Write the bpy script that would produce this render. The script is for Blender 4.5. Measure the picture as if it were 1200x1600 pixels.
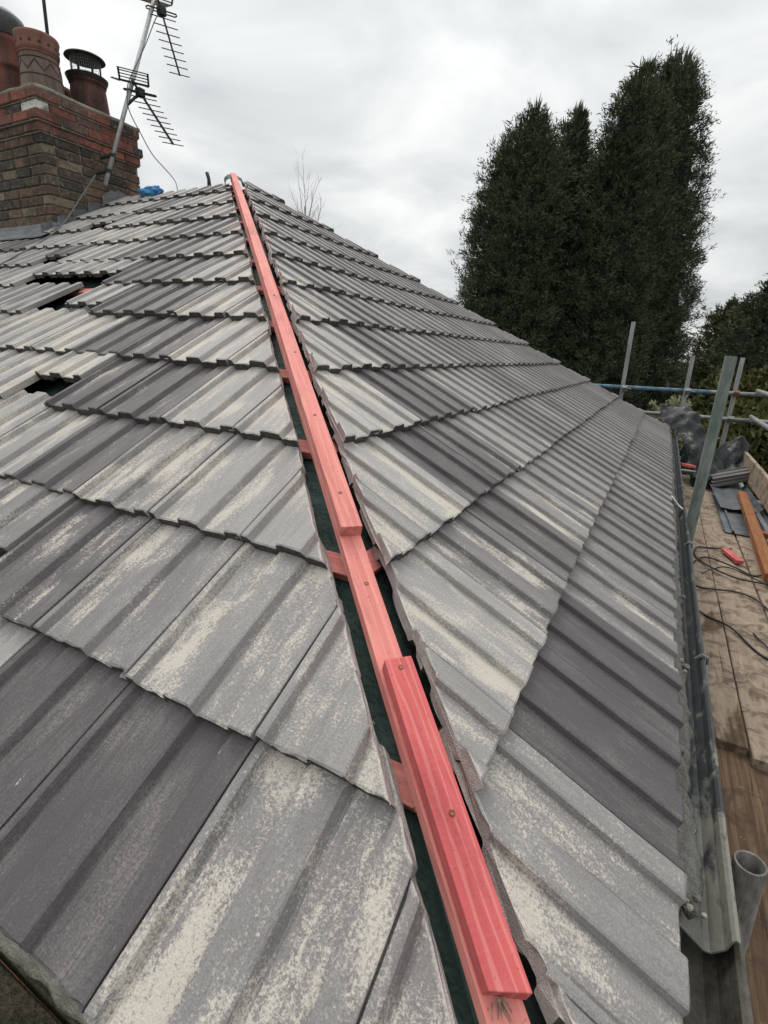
import bpy, bmesh, math, random
import numpy as np
from mathutils import Vector, Matrix, noise as mnoise

rnd = random.Random(11)
for o in list(bpy.data.objects): bpy.data.objects.remove(o)
scene = bpy.context.scene
COL = scene.collection
R_ = math.radians

# ---------------------------------------------------------------- camera
CAM = Vector((-0.1425, -0.2165, 0.8138))
YAW, PITCH, ROLL, FPX = -0.47787, -0.31214, 0.04654, 792.85
fw = Vector((math.sin(YAW)*math.cos(PITCH), math.cos(YAW)*math.cos(PITCH), math.sin(PITCH)))
rt0 = Vector((math.cos(YAW), -math.sin(YAW), 0)); up0 = rt0.cross(fw)
rt = rt0*math.cos(ROLL) + up0*math.sin(ROLL); upv = -rt0*math.sin(ROLL) + up0*math.cos(ROLL)
cd = bpy.data.cameras.new('camera'); cam = bpy.data.objects.new('camera', cd); COL.objects.link(cam)
cd.sensor_fit = 'VERTICAL'; cd.sensor_height = 36; cd.lens = 36*FPX/1600
cd.clip_start = 0.02; cd.clip_end = 3000
m3 = Matrix((rt, upv, -fw)).transposed()
cam.matrix_world = Matrix.Translation(CAM) @ m3.to_4x4()
scene.camera = cam
scene.render.resolution_x, scene.render.resolution_y = 768, 1024

# ---------------------------------------------------------------- sky, sun, exposure
w = bpy.data.worlds.new('World'); scene.world = w; w.use_nodes = True
nt = w.node_tree; nt.nodes.clear()
def wn(t, **k):
    n = nt.nodes.new(t)
    for a, b in k.items(): setattr(n, a, b)
    return n
SUN_EL, SUN_AZ = R_(50), R_(-42)
sky = wn('ShaderNodeTexSky', sky_type='NISHITA'); sky.sun_disc = False
sky.sun_elevation = SUN_EL; sky.sun_rotation = SUN_AZ
bg_s = wn('ShaderNodeBackground'); bg_s.inputs['Strength'].default_value = 0.05
nt.links.new(sky.outputs[0], bg_s.inputs['Color'])
tc = wn('ShaderNodeTexCoord'); sx = wn('ShaderNodeSeparateXYZ'); nt.links.new(tc.outputs['Generated'], sx.inputs[0])
def wmath(op, a, b=None, c=None):
    n = wn('ShaderNodeMath', operation=op)
    for i, v in enumerate((a, b, c)):
        if v is None: continue
        if isinstance(v, (int, float)): n.inputs[i].default_value = v
        else: nt.links.new(v, n.inputs[i])
    return n.outputs[0]
zc = wmath('MAXIMUM', sx.outputs['Z'], 0.0)
den = wmath('ADD', zc, 0.22)
cx = wmath('DIVIDE', sx.outputs['X'], den); cy = wmath('DIVIDE', sx.outputs['Y'], den)
cv = wn('ShaderNodeCombineXYZ'); nt.links.new(cx, cv.inputs[0]); nt.links.new(cy, cv.inputs[1])
n1 = wn('ShaderNodeTexNoise'); n1.inputs['Scale'].default_value = 1.7; n1.inputs['Detail'].default_value = 5; n1.inputs['Roughness'].default_value = 0.5; n1.inputs['Distortion'].default_value = 0.4
nt.links.new(cv.outputs[0], n1.inputs['Vector'])
ramp = wn('ShaderNodeValToRGB'); nt.links.new(n1.outputs['Fac'], ramp.inputs[0])
ramp.color_ramp.elements[0].position = 0.33; ramp.color_ramp.elements[0].color = (0.555, 0.585, 0.595, 1)
ramp.color_ramp.elements[1].position = 0.66; ramp.color_ramp.elements[1].color = (0.92, 0.93, 0.915, 1)
e = ramp.color_ramp.elements.new(0.49); e.color = (0.715, 0.733, 0.735, 1)
# overcast luminance: the zenith of a closed cloud cover is brighter than its rim
cie = wmath('MULTIPLY_ADD', wmath('MULTIPLY', zc, zc), 1.15, 0.97)
vm = wn('ShaderNodeVectorMath', operation='SCALE'); nt.links.new(ramp.outputs[0], vm.inputs[0]); nt.links.new(cie, vm.inputs['Scale'])
bg_c = wn('ShaderNodeBackground'); bg_c.inputs['Strength'].default_value = 0.98
nt.links.new(vm.outputs[0], bg_c.inputs['Color'])
mix = wn('ShaderNodeMixShader'); mix.inputs[0].default_value = 0.94
nt.links.new(bg_s.outputs[0], mix.inputs[1]); nt.links.new(bg_c.outputs[0], mix.inputs[2])
wo = wn('ShaderNodeOutputWorld'); nt.links.new(mix.outputs[0], wo.inputs['Surface'])

sl = bpy.data.lights.new('sun', 'SUN'); sl.energy = 1.5; sl.angle = R_(24); sl.color = (1, 0.955, 0.90)
so = bpy.data.objects.new('sun', sl); COL.objects.link(so)
# Nishita azimuth: rotation 0 = +Y, clockwise
sd = Vector((math.sin(SUN_AZ)*math.cos(SUN_EL), math.cos(SUN_AZ)*math.cos(SUN_EL), math.sin(SUN_EL)))
so.rotation_euler = sd.to_track_quat('Z', 'Y').to_euler()
vs = scene.view_settings; vs.view_transform = 'Standard'; vs.look = 'None'; vs.gamma = 1; vs.exposure = 0.13
scene.render.engine = 'CYCLES'
cy = scene.cycles; cy.max_bounces = 6; cy.diffuse_bounces = 3; cy.glossy_bounces = 2; cy.transmission_bounces = 2; cy.transparent_max_bounces = 4; cy.caustics_reflective = False; cy.caustics_refractive = False

# ---------------------------------------------------------------- materials
MATS = {}
class NT:
    def __init__(s, name):
        s.m = bpy.data.materials.new(name); s.m.use_nodes = True; s.t = s.m.node_tree; s.t.nodes.clear()
        s.out = s.t.nodes.new('ShaderNodeOutputMaterial'); s.b = s.t.nodes.new('ShaderNodeBsdfPrincipled')
        s.t.links.new(s.b.outputs[0], s.out.inputs['Surface']); MATS[name] = s.m
    def n(s, t, **k):
        x = s.t.nodes.new(t)
        for a, b in k.items(): setattr(x, a, b)
        return x
    def l(s, a, b): s.t.links.new(a, b)
    def put(s, sock, v):
        if isinstance(v, bpy.types.NodeSocket): s.l(v, sock)
        elif isinstance(v, (tuple, list)): sock.default_value = tuple(v) + ((1,) if len(v) == 3 and sock.type == 'RGBA' else ())
        else: sock.default_value = v
    def math(s, op, a, b=0.0, c=None, clamp=False):
        x = s.n('ShaderNodeMath', operation=op, use_clamp=clamp); s.put(x.inputs[0], a); s.put(x.inputs[1], b)
        if c is not None: s.put(x.inputs[2], c)
        return x.outputs[0]
    def mix(s, f, a, b):
        x = s.n('ShaderNodeMix', data_type='RGBA'); s.put(x.inputs[0], f); s.put(x.inputs[6], a); s.put(x.inputs[7], b); return x.outputs[2]
    def noise(s, vec, sc, det=3, rough=0.55, dist=0.0):
        x = s.n('ShaderNodeTexNoise'); s.l(vec, x.inputs['Vector']); x.inputs['Scale'].default_value = sc
        x.inputs['Detail'].default_value = det; x.inputs['Roughness'].default_value = rough; x.inputs['Distortion'].default_value = dist
        return x.outputs['Fac']
    def sstep(s, v, a, b):
        x = s.n('ShaderNodeMapRange', interpolation_type='SMOOTHSTEP'); s.put(x.inputs[0], v)
        x.inputs[1].default_value = a; x.inputs[2].default_value = b; return x.outputs[0]
    def scale(s, vec, v3):
        x = s.n('ShaderNodeVectorMath', operation='MULTIPLY'); s.l(vec, x.inputs[0]); x.inputs[1].default_value = v3; return x.outputs[0]
    def coord(s, which='Object'):
        c = s.n('ShaderNodeTexCoord'); oi = s.n('ShaderNodeObjectInfo')
        m = s.n('ShaderNodeVectorMath', operation='SCALE'); cb = s.n('ShaderNodeCombineXYZ')
        s.l(oi.outputs['Random'], cb.inputs[0]); s.l(oi.outputs['Random'], cb.inputs[1]); s.l(oi.outputs['Random'], cb.inputs[2])
        s.l(cb.outputs[0], m.inputs[0]); m.inputs['Scale'].default_value = 37.0
        a = s.n('ShaderNodeVectorMath', operation='ADD'); s.l(c.outputs[which], a.inputs[0]); s.l(m.outputs[0], a.inputs[1])
        return a.outputs[0], c.outputs[which], oi
    def bump(s, h, st, dist):
        x = s.n('ShaderNodeBump'); x.inputs['Strength'].default_value = st; x.inputs['Distance'].default_value = dist
        s.l(h, x.inputs['Height']); s.l(x.outputs[0], s.b.inputs['Normal'])
    def fin(s, col, rough=0.85, metal=0.0, spec=0.35):
        s.put(s.b.inputs['Base Color'], col); s.put(s.b.inputs['Roughness'], rough); s.put(s.b.inputs['Metallic'], metal)
        s.b.inputs['Specular IOR Level'].default_value = spec
        return s.m

def simple(name, c1, c2, sc=12, rough=0.85, metal=0.0, bump=0.3, bd=0.004, stretch=(1, 1, 1), spec=0.35, fine=6.0, world=False):
    k = NT(name); v, raw, oi = k.coord('Object')
    vv = k.scale(v, stretch)
    f = k.noise(vv, sc, 5, 0.6); f2 = k.noise(vv, sc*fine, 3, 0.6)
    t = k.math('ADD', k.math('MULTIPLY', f, 0.65), k.math('MULTIPLY', f2, 0.35))
    t = k.sstep(t, 0.33, 0.67)
    if bump: k.bump(f2, bump, bd)
    return k.fin(k.mix(t, c1, c2), rough, metal, spec)

# roof tile : object colour R = lightness, G = cream deposit, B = seed
k = NT('roof_tile'); v, raw, oi = k.coord()
sp = k.n('ShaderNodeSeparateColor'); k.l(oi.outputs['Color'], sp.inputs[0])
LI, CR, SD = sp.outputs[0], sp.outputs[1], sp.outputs[2]
at2 = k.n('ShaderNodeAttribute'); at2.attribute_name = 'dust'
at = k.n('ShaderNodeAttribute'); at.attribute_name = 'pan'
pan = at.outputs['Fac']
sxv = k.n('ShaderNodeSeparateXYZ'); k.l(raw, sxv.inputs[0])
streak = k.noise(k.scale(v, (1, 0.16, 1)), 34, 5, 0.62, 0.3)
patch = k.noise(k.scale(v, (1, 0.45, 1)), 9, 4, 0.6, 0.5)
grain = k.noise(v, 420, 2, 0.6)
speck = k.noise(v, 210, 4, 0.75)
hair = k.noise(k.scale(v, (1, 0.07, 1)), 190, 3, 0.6)
lt = k.math('ADD', LI, k.math('MULTIPLY', k.math('SUBTRACT', patch, 0.5), 0.55))
lt = k.math('ADD', lt, k.math('MULTIPLY', k.math('SUBTRACT', speck, 0.5), 0.40))
lt = k.math('ADD', lt, k.math('MULTIPLY', k.math('SUBTRACT', hair, 0.5), 0.35), clamp=True)
base = k.mix(lt, (0.078, 0.068, 0.071), (0.388, 0.374, 0.358))
# cream deposit lying mostly in the pans, worn through in strokes along the fall
cs = k.math('ADD', k.math('MULTIPLY', streak, 0.62), k.math('MULTIPLY', patch, 0.95))
cs = k.math('ADD', cs, k.math('MULTIPLY', k.math('SUBTRACT', pan, 0.5), 0.10))
cs = k.math('ADD', cs, k.math('MULTIPLY', k.math('SUBTRACT', speck, 0.5), 0.75))
cs = k.math('ADD', cs, k.math('MULTIPLY', k.math('SUBTRACT', CR, 0.5), 0.30))
cm = k.sstep(cs, 0.79, 0.98)
cm = k.math('MULTIPLY', cm, k.math('MULTIPLY', k.sstep(CR, 0.02, 0.3), 0.86))
base = k.mix(cm, base, (0.50, 0.460, 0.395))
# pale trowel scuffs
sc1 = k.noise(k.scale(v, (1, 0.25, 1)), 16, 6, 0.75, 1.2)
sm_ = k.math('MULTIPLY', k.sstep(sc1, 0.655, 0.70), k.sstep(grain, 0.36, 0.52))
base = k.mix(k.math('MULTIPLY', sm_, 0.75), base, (0.52, 0.51, 0.48))
du = k.sstep(k.math('ADD', at2.outputs['Fac'], k.math('MULTIPLY', k.math('SUBTRACT', speck, 0.5), 0.7)), 0.45, 1.0)
base = k.mix(k.math('MULTIPLY', du, 0.7), base, (0.52, 0.475, 0.45))
gm = k.math('MULTIPLY_ADD', grain, 0.75, 0.63)
vsn = k.n('ShaderNodeVectorMath', operation='SCALE'); k.l(base, vsn.inputs[0]); k.l(gm, vsn.inputs['Scale'])
hh = speck
k.bump(hh, 0.34, 0.0035)
k.fin(vsn.outputs[0], k.math('MULTIPLY_ADD', lt, 0.25, 0.55), 0, 0.42)

simple('tile_edge', (0.045, 0.043, 0.040), (0.165, 0.157, 0.145), 90, 0.95, bump=1.0, bd=0.006)
simple('tile_cut', (0.47, 0.42, 0.40), (0.62, 0.57, 0.54), 70, 0.95, bump=0.9, bd=0.005)
simple('underlay', (0.022, 0.042, 0.036), (0.055, 0.090, 0.078), 7, 0.75, bump=0.9, bd=0.02, spec=0.3, fine=3.0)
simple('mortar', (0.13, 0.125, 0.115), (0.27, 0.26, 0.235), 38, 0.97, bump=1.0, bd=0.012)
simple('mortar_pale', (0.22, 0.205, 0.175), (0.40, 0.375, 0.32), 30, 0.97, bump=1.0, bd=0.008)
simple('brick_mortar', (0.15, 0.13, 0.10), (0.32, 0.295, 0.235), 30, 0.97, bump=0.9, bd=0.008)
simple('lead', (0.09, 0.095, 0.10), (0.19, 0.195, 0.20), 7, 0.6, bump=0.3, bd=0.01)
simple('galvanised', (0.16, 0.175, 0.17), (0.30, 0.31, 0.30), 9, 0.55, 0.55, bump=0.2, bd=0.003, stretch=(1, 1, .3))
simple('galvanised_dull', (0.095, 0.09, 0.082), (0.26, 0.25, 0.23), 22, 0.7, 0.2, bump=0.3, bd=0.003, stretch=(1, 1, .3))
simple('galvanised_green', (0.085, 0.112, 0.100), (0.215, 0.225, 0.21), 8, 0.7, 0.25, bump=0.3, bd=0.003, stretch=(1, 1, .3))
simple('blue_paint', (0.03, 0.09, 0.17), (0.16, 0.24, 0.30), 14, 0.6, 0.1, bump=0.2, bd=0.002)
simple('rust_coupler', (0.12, 0.055, 0.03), (0.30, 0.15, 0.08), 40, 0.85, 0.2, bump=0.5, bd=0.004)
simple('dark_metal', (0.018, 0.02, 0.02), (0.045, 0.047, 0.045), 20, 0.6, 0.2, bump=0.2, bd=0.002)
simple('aluminium', (0.32, 0.33, 0.33), (0.50, 0.51, 0.51), 20, 0.5, 0.6, bump=0.1, bd=0.002)
simple('cable_grey', (0.10, 0.10, 0.10), (0.2, 0.2, 0.2), 30, 0.7, bump=0)
simple('cable_black', (0.014, 0.013, 0.012), (0.05, 0.045, 0.04), 30, 0.6, bump=0)
simple('sheet_black', (0.007, 0.008, 0.009), (0.024, 0.028, 0.031), 6, 0.45, bump=0.4, bd=0.012, spec=0.35)
simple('plastic_grey', (0.055, 0.062, 0.07), (0.13, 0.14, 0.15), 8, 0.35, bump=0.1, bd=0.003, spec=0.5)
simple('blue_plastic', (0.03, 0.17, 0.42), (0.10, 0.34, 0.62), 20, 0.5, bump=0.4, bd=0.006)
simple('white_plastic', (0.38, 0.38, 0.36), (0.60, 0.60, 0.57), 20, 0.6, bump=0.3, bd=0.004)
simple('render_white', (0.50, 0.48, 0.42), (0.72, 0.70, 0.64), 1.5, 0.9, bump=0.2, bd=0.01)
simple('roof_far', (0.06, 0.04, 0.032), (0.13, 0.09, 0.07), 3, 0.9, bump=0.5, bd=0.03)
simple('glass_dark', (0.02, 0.025, 0.03), (0.05, 0.055, 0.06), 2, 0.12, bump=0, spec=0.6)
simple('ground', (0.035, 0.045, 0.022), (0.085, 0.085, 0.05), 0.35, 0.95, bump=0.6, bd=0.05, fine=9)
simple('bark', (0.04, 0.032, 0.025), (0.11, 0.09, 0.07), 14, 0.95, bump=0.8, bd=0.02, stretch=(1, 1, .2))
simple('bark_birch', (0.16, 0.13, 0.12), (0.33, 0.29, 0.27), 14, 0.95, bump=0.4, bd=0.02, stretch=(1, 1, .2))
simple('dirty_board', (0.028, 0.025, 0.017), (0.105, 0.092, 0.06), 22, 0.97, bump=1.0, bd=0.01, fine=4)

def leafmat(name, c1, c2, c3, sc=0.5):
    k = NT(name); v, raw, oi = k.coord()
    g = k.n('ShaderNodeNewGeometry')
    f = k.sstep(k.noise(v, sc, 3, 0.6), 0.35, 0.65)
    c = k.mix(f, c1, c2)
    c = k.mix(k.math('MULTIPLY', g.outputs['Random Per Island'], 0.55), c, c3)
    return k.fin(c, 0.75, 0, 0.2)
leafmat('conifer_leaf', (0.046, 0.066, 0.040), (0.070, 0.095, 0.052), (0.105, 0.105, 0.062), 0.9)
leafmat('conifer_leaf_olive', (0.060, 0.070, 0.030), (0.090, 0.095, 0.040), (0.11, 0.10, 0.05))
leafmat('hedge_leaf', (0.060, 0.085, 0.028), (0.105, 0.115, 0.042), (0.15, 0.125, 0.05), 1.2)
leafmat('pale_leaf', (0.20, 0.20, 0.12), (0.32, 0.31, 0.19), (0.42, 0.40, 0.28), 1.2)
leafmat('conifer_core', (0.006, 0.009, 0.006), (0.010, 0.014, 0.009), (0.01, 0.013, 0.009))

# red treated timber with grain running along local Y
def timber(name, ca, cb, cc, sc=30, rough=0.8):
    k = NT(name); v, raw, oi = k.coord()
    f = k.noise(k.scale(v, (1, 0.05, 1)), sc, 4, 0.6, 1.0)
    wv = k.n('ShaderNodeTexWave', wave_type='BANDS', bands_direction='X'); k.l(k.scale(v, (1, 0.09, 0.6)), wv.inputs['Vector'])
    wv.inputs['Scale'].default_value = 17; wv.inputs['Distortion'].default_value = 10; wv.inputs['Detail'].default_value = 3; wv.inputs['Detail Scale'].default_value = 1.2
    p = k.noise(v, 5, 4, 0.6)
    c = k.mix(k.sstep(f, 0.3, 0.7), ca, cb)
    c = k.mix(k.math('MULTIPLY', k.sstep(wv.outputs['Fac'], 0.78, 0.97), 0.42), c, cc)
    c = k.mix(k.math('MULTIPLY', k.sstep(p, 0.5, 0.72), 0.4), c, cc)
    st = k.noise(k.scale(v, (1, .35, 1)), 11, 5, 0.7, 0.8)
    c = k.mix(k.math('MULTIPLY', k.sstep(st, 0.50, 0.70), 0.5), c, tuple(x*0.55 for x in ca))
    kn = k.n('ShaderNodeTexVoronoi'); k.l(k.scale(v, (6.0, 2.2, 6.0)), kn.inputs['Vector']); kn.inputs['Scale'].default_value = 1.0
    c = k.mix(k.math('MULTIPLY', k.sstep(kn.outputs['Distance'], 0.10, 0.05), 0.7), c, tuple(x*0.4 for x in ca))
    saw = k.noise(k.scale(v, (.12, 1, .12)), 260, 2, 0.5)
    c = k.mix(k.math('MULTIPLY', k.sstep(saw, 0.5, 0.72), 0.07), c, cc)
    sp = k.noise(v, 170, 2, 0.5)
    c = k.mix(k.math('MULTIPLY', k.sstep(sp, 0.66, 0.72), 0.5), c, tuple(x*0.35 for x in ca))
    k.bump(k.math('ADD', f, k.math('MULTIPLY', wv.outputs['Fac'], 0.1)), 0.2, 0.001)
    return k.fin(c, rough, 0, 0.3)
timber('timber_red', (0.46, 0.082, 0.085), (0.58, 0.125, 0.122), (0.68, 0.27, 0.235))
timber('timber_red_faded', (0.54, 0.17, 0.15), (0.66, 0.235, 0.205), (0.72, 0.335, 0.265))
timber('timber_orange', (0.20, 0.075, 0.028), (0.30, 0.125, 0.05), (0.38, 0.19, 0.09))

# weathered scaffold board : grain along local Y, pale dried splashes, brown bare wood
k = NT('scaffold_wood'); v, raw, oi = k.coord()
f = k.noise(k.scale(v, (1, 0.04, 1)), 42, 5, 0.62, 1.2)
wv = k.n('ShaderNodeTexWave', wave_type='BANDS', bands_direction='X'); k.l(k.scale(v, (1, 0.10, 0.5)), wv.inputs['Vector'])
wv.inputs['Scale'].default_value = 13; wv.inputs['Distortion'].default_value = 9; wv.inputs['Detail'].default_value = 3
sp = k.n('ShaderNodeSeparateColor'); k.l(oi.outputs['Color'], sp.inputs[0])
p = k.noise(k.scale(v, (1, 0.35, 1)), 5.5, 5, 0.62, 0.6)
wood = k.mix(k.sstep(f, 0.3, 0.7), (0.095, 0.058, 0.036), (0.19, 0.125, 0.078))
wood = k.mix(k.math('MULTIPLY', k.sstep(wv.outputs['Fac'], 0.5, 0.9), 0.28), wood, (0.075, 0.042, 0.026))
dm = k.sstep(k.math('ADD', p, k.math('MULTIPLY', k.math('SUBTRACT', sp.outputs[0], 0.5), 0.5)), 0.44, 0.53)
dust = k.mix(k.noise(k.scale(v, (1, .3, 1)), 30, 5, .7), (0.20, 0.15, 0.105), (0.53, 0.44, 0.345))
c = k.mix(k.math('MULTIPLY', dm, k.math('MULTIPLY_ADD', f, 0.6, 0.42)), wood, dust)
dk = k.noise(v, 9, 5, 0.7, 0.8)
c = k.mix(k.math('MULTIPLY', k.sstep(dk, 0.47, 0.63), 0.68), c, (0.06, 0.042, 0.03))
crk = k.noise(k.scale(v, (1, 0.025, 1)), 75, 3, 0.6, 0.6)
c = k.mix(k.math('MULTIPLY', k.sstep(crk, 0.64, 0.70), 0.7), c, (0.035, 0.025, 0.018))
spl = k.noise(v, 38, 4, 0.7, 0.4)
c = k.mix(k.math('MULTIPLY', k.sstep(spl, 0.66, 0.70), 0.7), c, (0.42, 0.38, 0.32))
k.bump(f, 0.5, 0.003); k.fin(c, 0.9, 0, 0.25)

# gutter: black plastic under dried cement dust
k = NT('gutter_plastic'); v, raw, oi = k.coord()
sy = k.n('ShaderNodeSeparateXYZ'); k.l(raw, sy.inputs[0])
f = k.noise(k.scale(v, (1, 0.5, 1)), 22, 5, 0.65, 0.5)
near = k.sstep(sy.outputs['Y'], 1.15, 0.50)
t = k.sstep(k.math('ADD', f, k.math('MULTIPLY', near, 0.24)), 0.55, 0.72)
g = k.noise(v, 120, 3)
c = k.mix(k.math('MULTIPLY', t, 0.85), k.mix(f, (0.016, 0.019, 0.021), (0.05, 0.056, 0.06)), k.mix(g, (0.15, 0.145, 0.125), (0.25, 0.24, 0.205)))
k.bump(g, 0.25, 0.004); k.fin(c, 0.6, 0, 0.45)

simple('gutter_dirty', (0.045, 0.042, 0.034), (0.115, 0.108, 0.088), 14, 0.75, bump=0.4, bd=0.006)
# bricks : object colour = brick colour
k = NT('brick'); v, raw, oi = k.coord()
f = k.noise(v, 16, 5, 0.65); g = k.noise(v, 90, 3, 0.6)
t = k.math('ADD', k.math('MULTIPLY', f, 0.6), k.math('MULTIPLY', g, 0.4))
hs = k.n('ShaderNodeHueSaturation'); k.l(oi.outputs['Color'], hs.inputs['Color']); k.l(k.math('MULTIPLY_ADD', t, 2.2, 0.25), hs.inputs['Value'])
c = k.mix(k.math('MULTIPLY', k.sstep(f, 0.48, 0.64), 0.6), hs.outputs[0], (0.05, 0.042, 0.035))
lich = k.noise(v, 40, 4, 0.7)
c = k.mix(k.math('MULTIPLY', k.sstep(lich, 0.52, 0.66), 0.6), c, (0.25, 0.23, 0.18))
gp = k.n('ShaderNodeNewGeometry'); soot = k.noise(gp.outputs['Position'], 3.2, 5, 0.65, 0.6)
c = k.mix(k.math('MULTIPLY', k.sstep(soot, 0.47, 0.62), 0.6), c, (0.035, 0.032, 0.028))
k.bump(k.math('ADD', f, g), 0.7, 0.006); k.fin(c, 0.93, 0, 0.25)

def pot_mat(name, c1, c2):
    k = NT(name); v, raw, oi = k.coord()
    f = k.noise(k.scale(v, (1, 1, 0.3)), 7, 5, 0.65, 0.4); g = k.noise(v, 60, 3)
    c = k.mix(k.sstep(f, 0.36, 0.62), c1, c2); k.bump(g, 0.4, 0.005)
    c = k.mix(k.math('MULTIPLY', k.sstep(g, 0.55, 0.7), 0.25), c, (0.20, 0.17, 0.15))
    return k.fin(c, 0.85, 0, 0.3)
pot_mat('pot_terracotta', (0.075, 0.042, 0.036), (0.20, 0.075, 0.053))
pot_mat('pot_grey', (0.10, 0.075, 0.068), (0.20, 0.145, 0.125))
pot_mat('pot_rim', (0.13, 0.068, 0.055), (0.23, 0.11, 0.085))
pot_mat('pot_brown', (0.045, 0.026, 0.024), (0.125, 0.06, 0.05))
M = MATS

# ---------------------------------------------------------------- helpers
def tag(o, label=None, cat=None, group=None, kind=None):
    if label: o['label'] = label
    if cat: o['category'] = cat
    if group: o['group'] = group
    if kind: o['kind'] = kind
    return o
def link(o, parent=None):
    COL.objects.link(o)
    if parent is not None: o.parent = parent
    return o
def empty(name, loc=(0, 0, 0), parent=None):
    o = bpy.data.objects.new(name, None); o.location = loc; o.empty_display_size = 0.1
    return link(o, parent)
class MB:
    def __init__(s): s.v = []; s.f = []; s.mi = []
    def add(s, vs, fs, mi=0):
        b = len(s.v); s.v += [tuple(x) for x in vs]; s.f += [tuple(i+b for i in f) for f in fs]; s.mi += [mi]*len(fs); return s
    def box(s, lo, hi, mi=0, mat=None):
        x0, y0, z0 = lo; x1, y1, z1 = hi
        vs = [Vector(p) for p in ((x0,y0,z0),(x1,y0,z0),(x1,y1,z0),(x0,y1,z0),(x0,y0,z1),(x1,y0,z1),(x1,y1,z1),(x0,y1,z1))]
        if mat is not None: vs = [mat @ p for p in vs]
        return s.add(vs, [(0,3,2,1),(4,5,6,7),(0,1,5,4),(1,2,6,5),(2,3,7,6),(3,0,4,7)], mi)
    def bar(s, a, b, wx, wz, upd=(0, 0, 1), mi=0, bev=0.0):
        a, b = Vector(a), Vector(b); y = (b-a); L = y.length; y.normalize(); x = y.cross(Vector(upd)).normalized(); z = x.cross(y)
        m = Matrix((x, y, z)).transposed().to_4x4(); m.translation = a
        return s.box((-wx/2, 0, -wz/2), (wx/2, L, wz/2), mi, m)
    def tube(s, pts, r, n=10, mi=0, cap=True, hollow=0.0):
        pts = [Vector(p) for p in pts]; rs = r if isinstance(r, (list, tuple)) else [r]*len(pts)
        b = len(s.v); t0 = (pts[1]-pts[0]).normalized(); ref = Vector((0, 0, 1)) if abs(t0.z) < 0.9 else Vector((1, 0, 0))
        x = t0.cross(ref).normalized()
        for i, p in enumerate(pts):
            t = (pts[min(i+1, len(pts)-1)] - pts[max(i-1, 0)]).normalized(); x = (x - t*x.dot(t)).normalized(); y = t.cross(x)
            for j in range(n):
                a = 2*math.pi*j/n; s.v.append(tuple(p + (x*math.cos(a)+y*math.sin(a))*rs[i]))
        for i in range(len(pts)-1):
            for j in range(n): s.f.append((b+i*n+j, b+i*n+(j+1) % n, b+(i+1)*n+(j+1) % n, b+(i+1)*n+j)); s.mi.append(mi)
        if cap: s.f.append(tuple(b+j for j in reversed(range(n)))); s.f.append(tuple(b+(len(pts)-1)*n+j for j in range(n))); s.mi += [mi, mi]
        return s
    def lathe(s, prof, c=(0, 0, 0), n=28, mi=0, wob=0.0):
        b = len(s.v)
        for (r, z) in prof:
            for j in range(n):
                a = 2*math.pi*j/n; s.v.append((c[0]+r*math.cos(a), c[1]+r*math.sin(a), c[2]+z))
        for i in range(len(prof)-1):
            for j in range(n): s.f.append((b+i*n+j, b+i*n+(j+1) % n, b+(i+1)*n+(j+1) % n, b+(i+1)*n+j)); s.mi.append(mi)
        return s
    def build(s, name, mats, parent=None, smooth=False, mw=None, bevel=0.0):
        me = bpy.data.meshes.new(name); me.from_pydata(s.v, [], s.f)
        for m in (mats if isinstance(mats, (list, tuple)) else [mats]): me.materials.append(M[m])
        me.polygons.foreach_set('material_index', s.mi)
        if smooth: me.polygons.foreach_set('use_smooth', [True]*len(s.f))
        me.update(); o = bpy.data.objects.new(name, me)
        if mw is not None: o.matrix_world = mw
        link(o, parent)
        if bevel:
            md = o.modifiers.new('bevel', 'BEVEL'); md.width = bevel; md.segments = 2; md.limit_method = 'ANGLE'
        return o
def nz(x, y, z, s=1.0): return mnoise.noise(Vector((x*s, y*s, z*s)))

# ---------------------------------------------------------------- ground
g = MB(); N = 24; S = 400
for i in range(N+1):
    for j in range(N+1):
        x, y = -S + 2*S*i/N, -S + 2*S*j/N; g.v.append((x, y, -5.2 + 0.15*nz(x, y, 0, .03)))
for i in range(N):
    for j in range(N): a = i*(N+1)+j; g.f.append((a, a+N+1, a+N+2, a+1)); g.mi.append(0)
tag(g.build('ground', 'ground', smooth=True), kind='structure')

# ---------------------------------------------------------------- the house
PIT = 0.52705; CP, SP = math.cos(PIT), math.sin(PIT)
GA = 0.34565; RUN = 3.50; EAVE = 2*RUN; TMAX = RUN/CP
XEND = -9.0
house = tag(empty('house', (-4.5, 3.5, -5.2)), 'brick house whose grey tiled hipped roof is being re-laid, red batten up its hip', 'house')
H0 = Matrix.Translation((4.5, -3.5, 5.2))      # children are given in world coordinates
def under(o, parent):                           # parent keeping world coordinates
    o.parent = parent; o.matrix_parent_inverse = parent.matrix_world.inverted(); return o
bpy.context.view_layer.update()

ub = MB()   # walls
ub.box((XEND, 0.32, -5.2), (-0.30, EAVE-0.32, -0.16))
under(ub.build('wall', 'brick'), house).color = (0.20, 0.075, 0.05, 1)
fb = MB(); fb.box((-0.055, 0.02, -0.24), (-0.035, EAVE-0.02, -0.055)); under(fb.build('fascia', 'dark_metal'), house)
fb = MB(); fb.box((XEND, 0.035, -0.24), (-0.057, 0.055, -0.055)); under(fb.build('fascia', 'dark_metal'), house)
fb = MB(); fb.box((XEND, 0.056, -0.26), (-0.056, 0.318, -0.245)); under(fb.build('soffit', 'dark_metal'), house)
fb = MB(); fb.box((-0.298, 0.32, -0.26), (-0.056, EAVE-.32, -0.246)); under(fb.build('soffit', 'dark_metal'), house)

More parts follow.
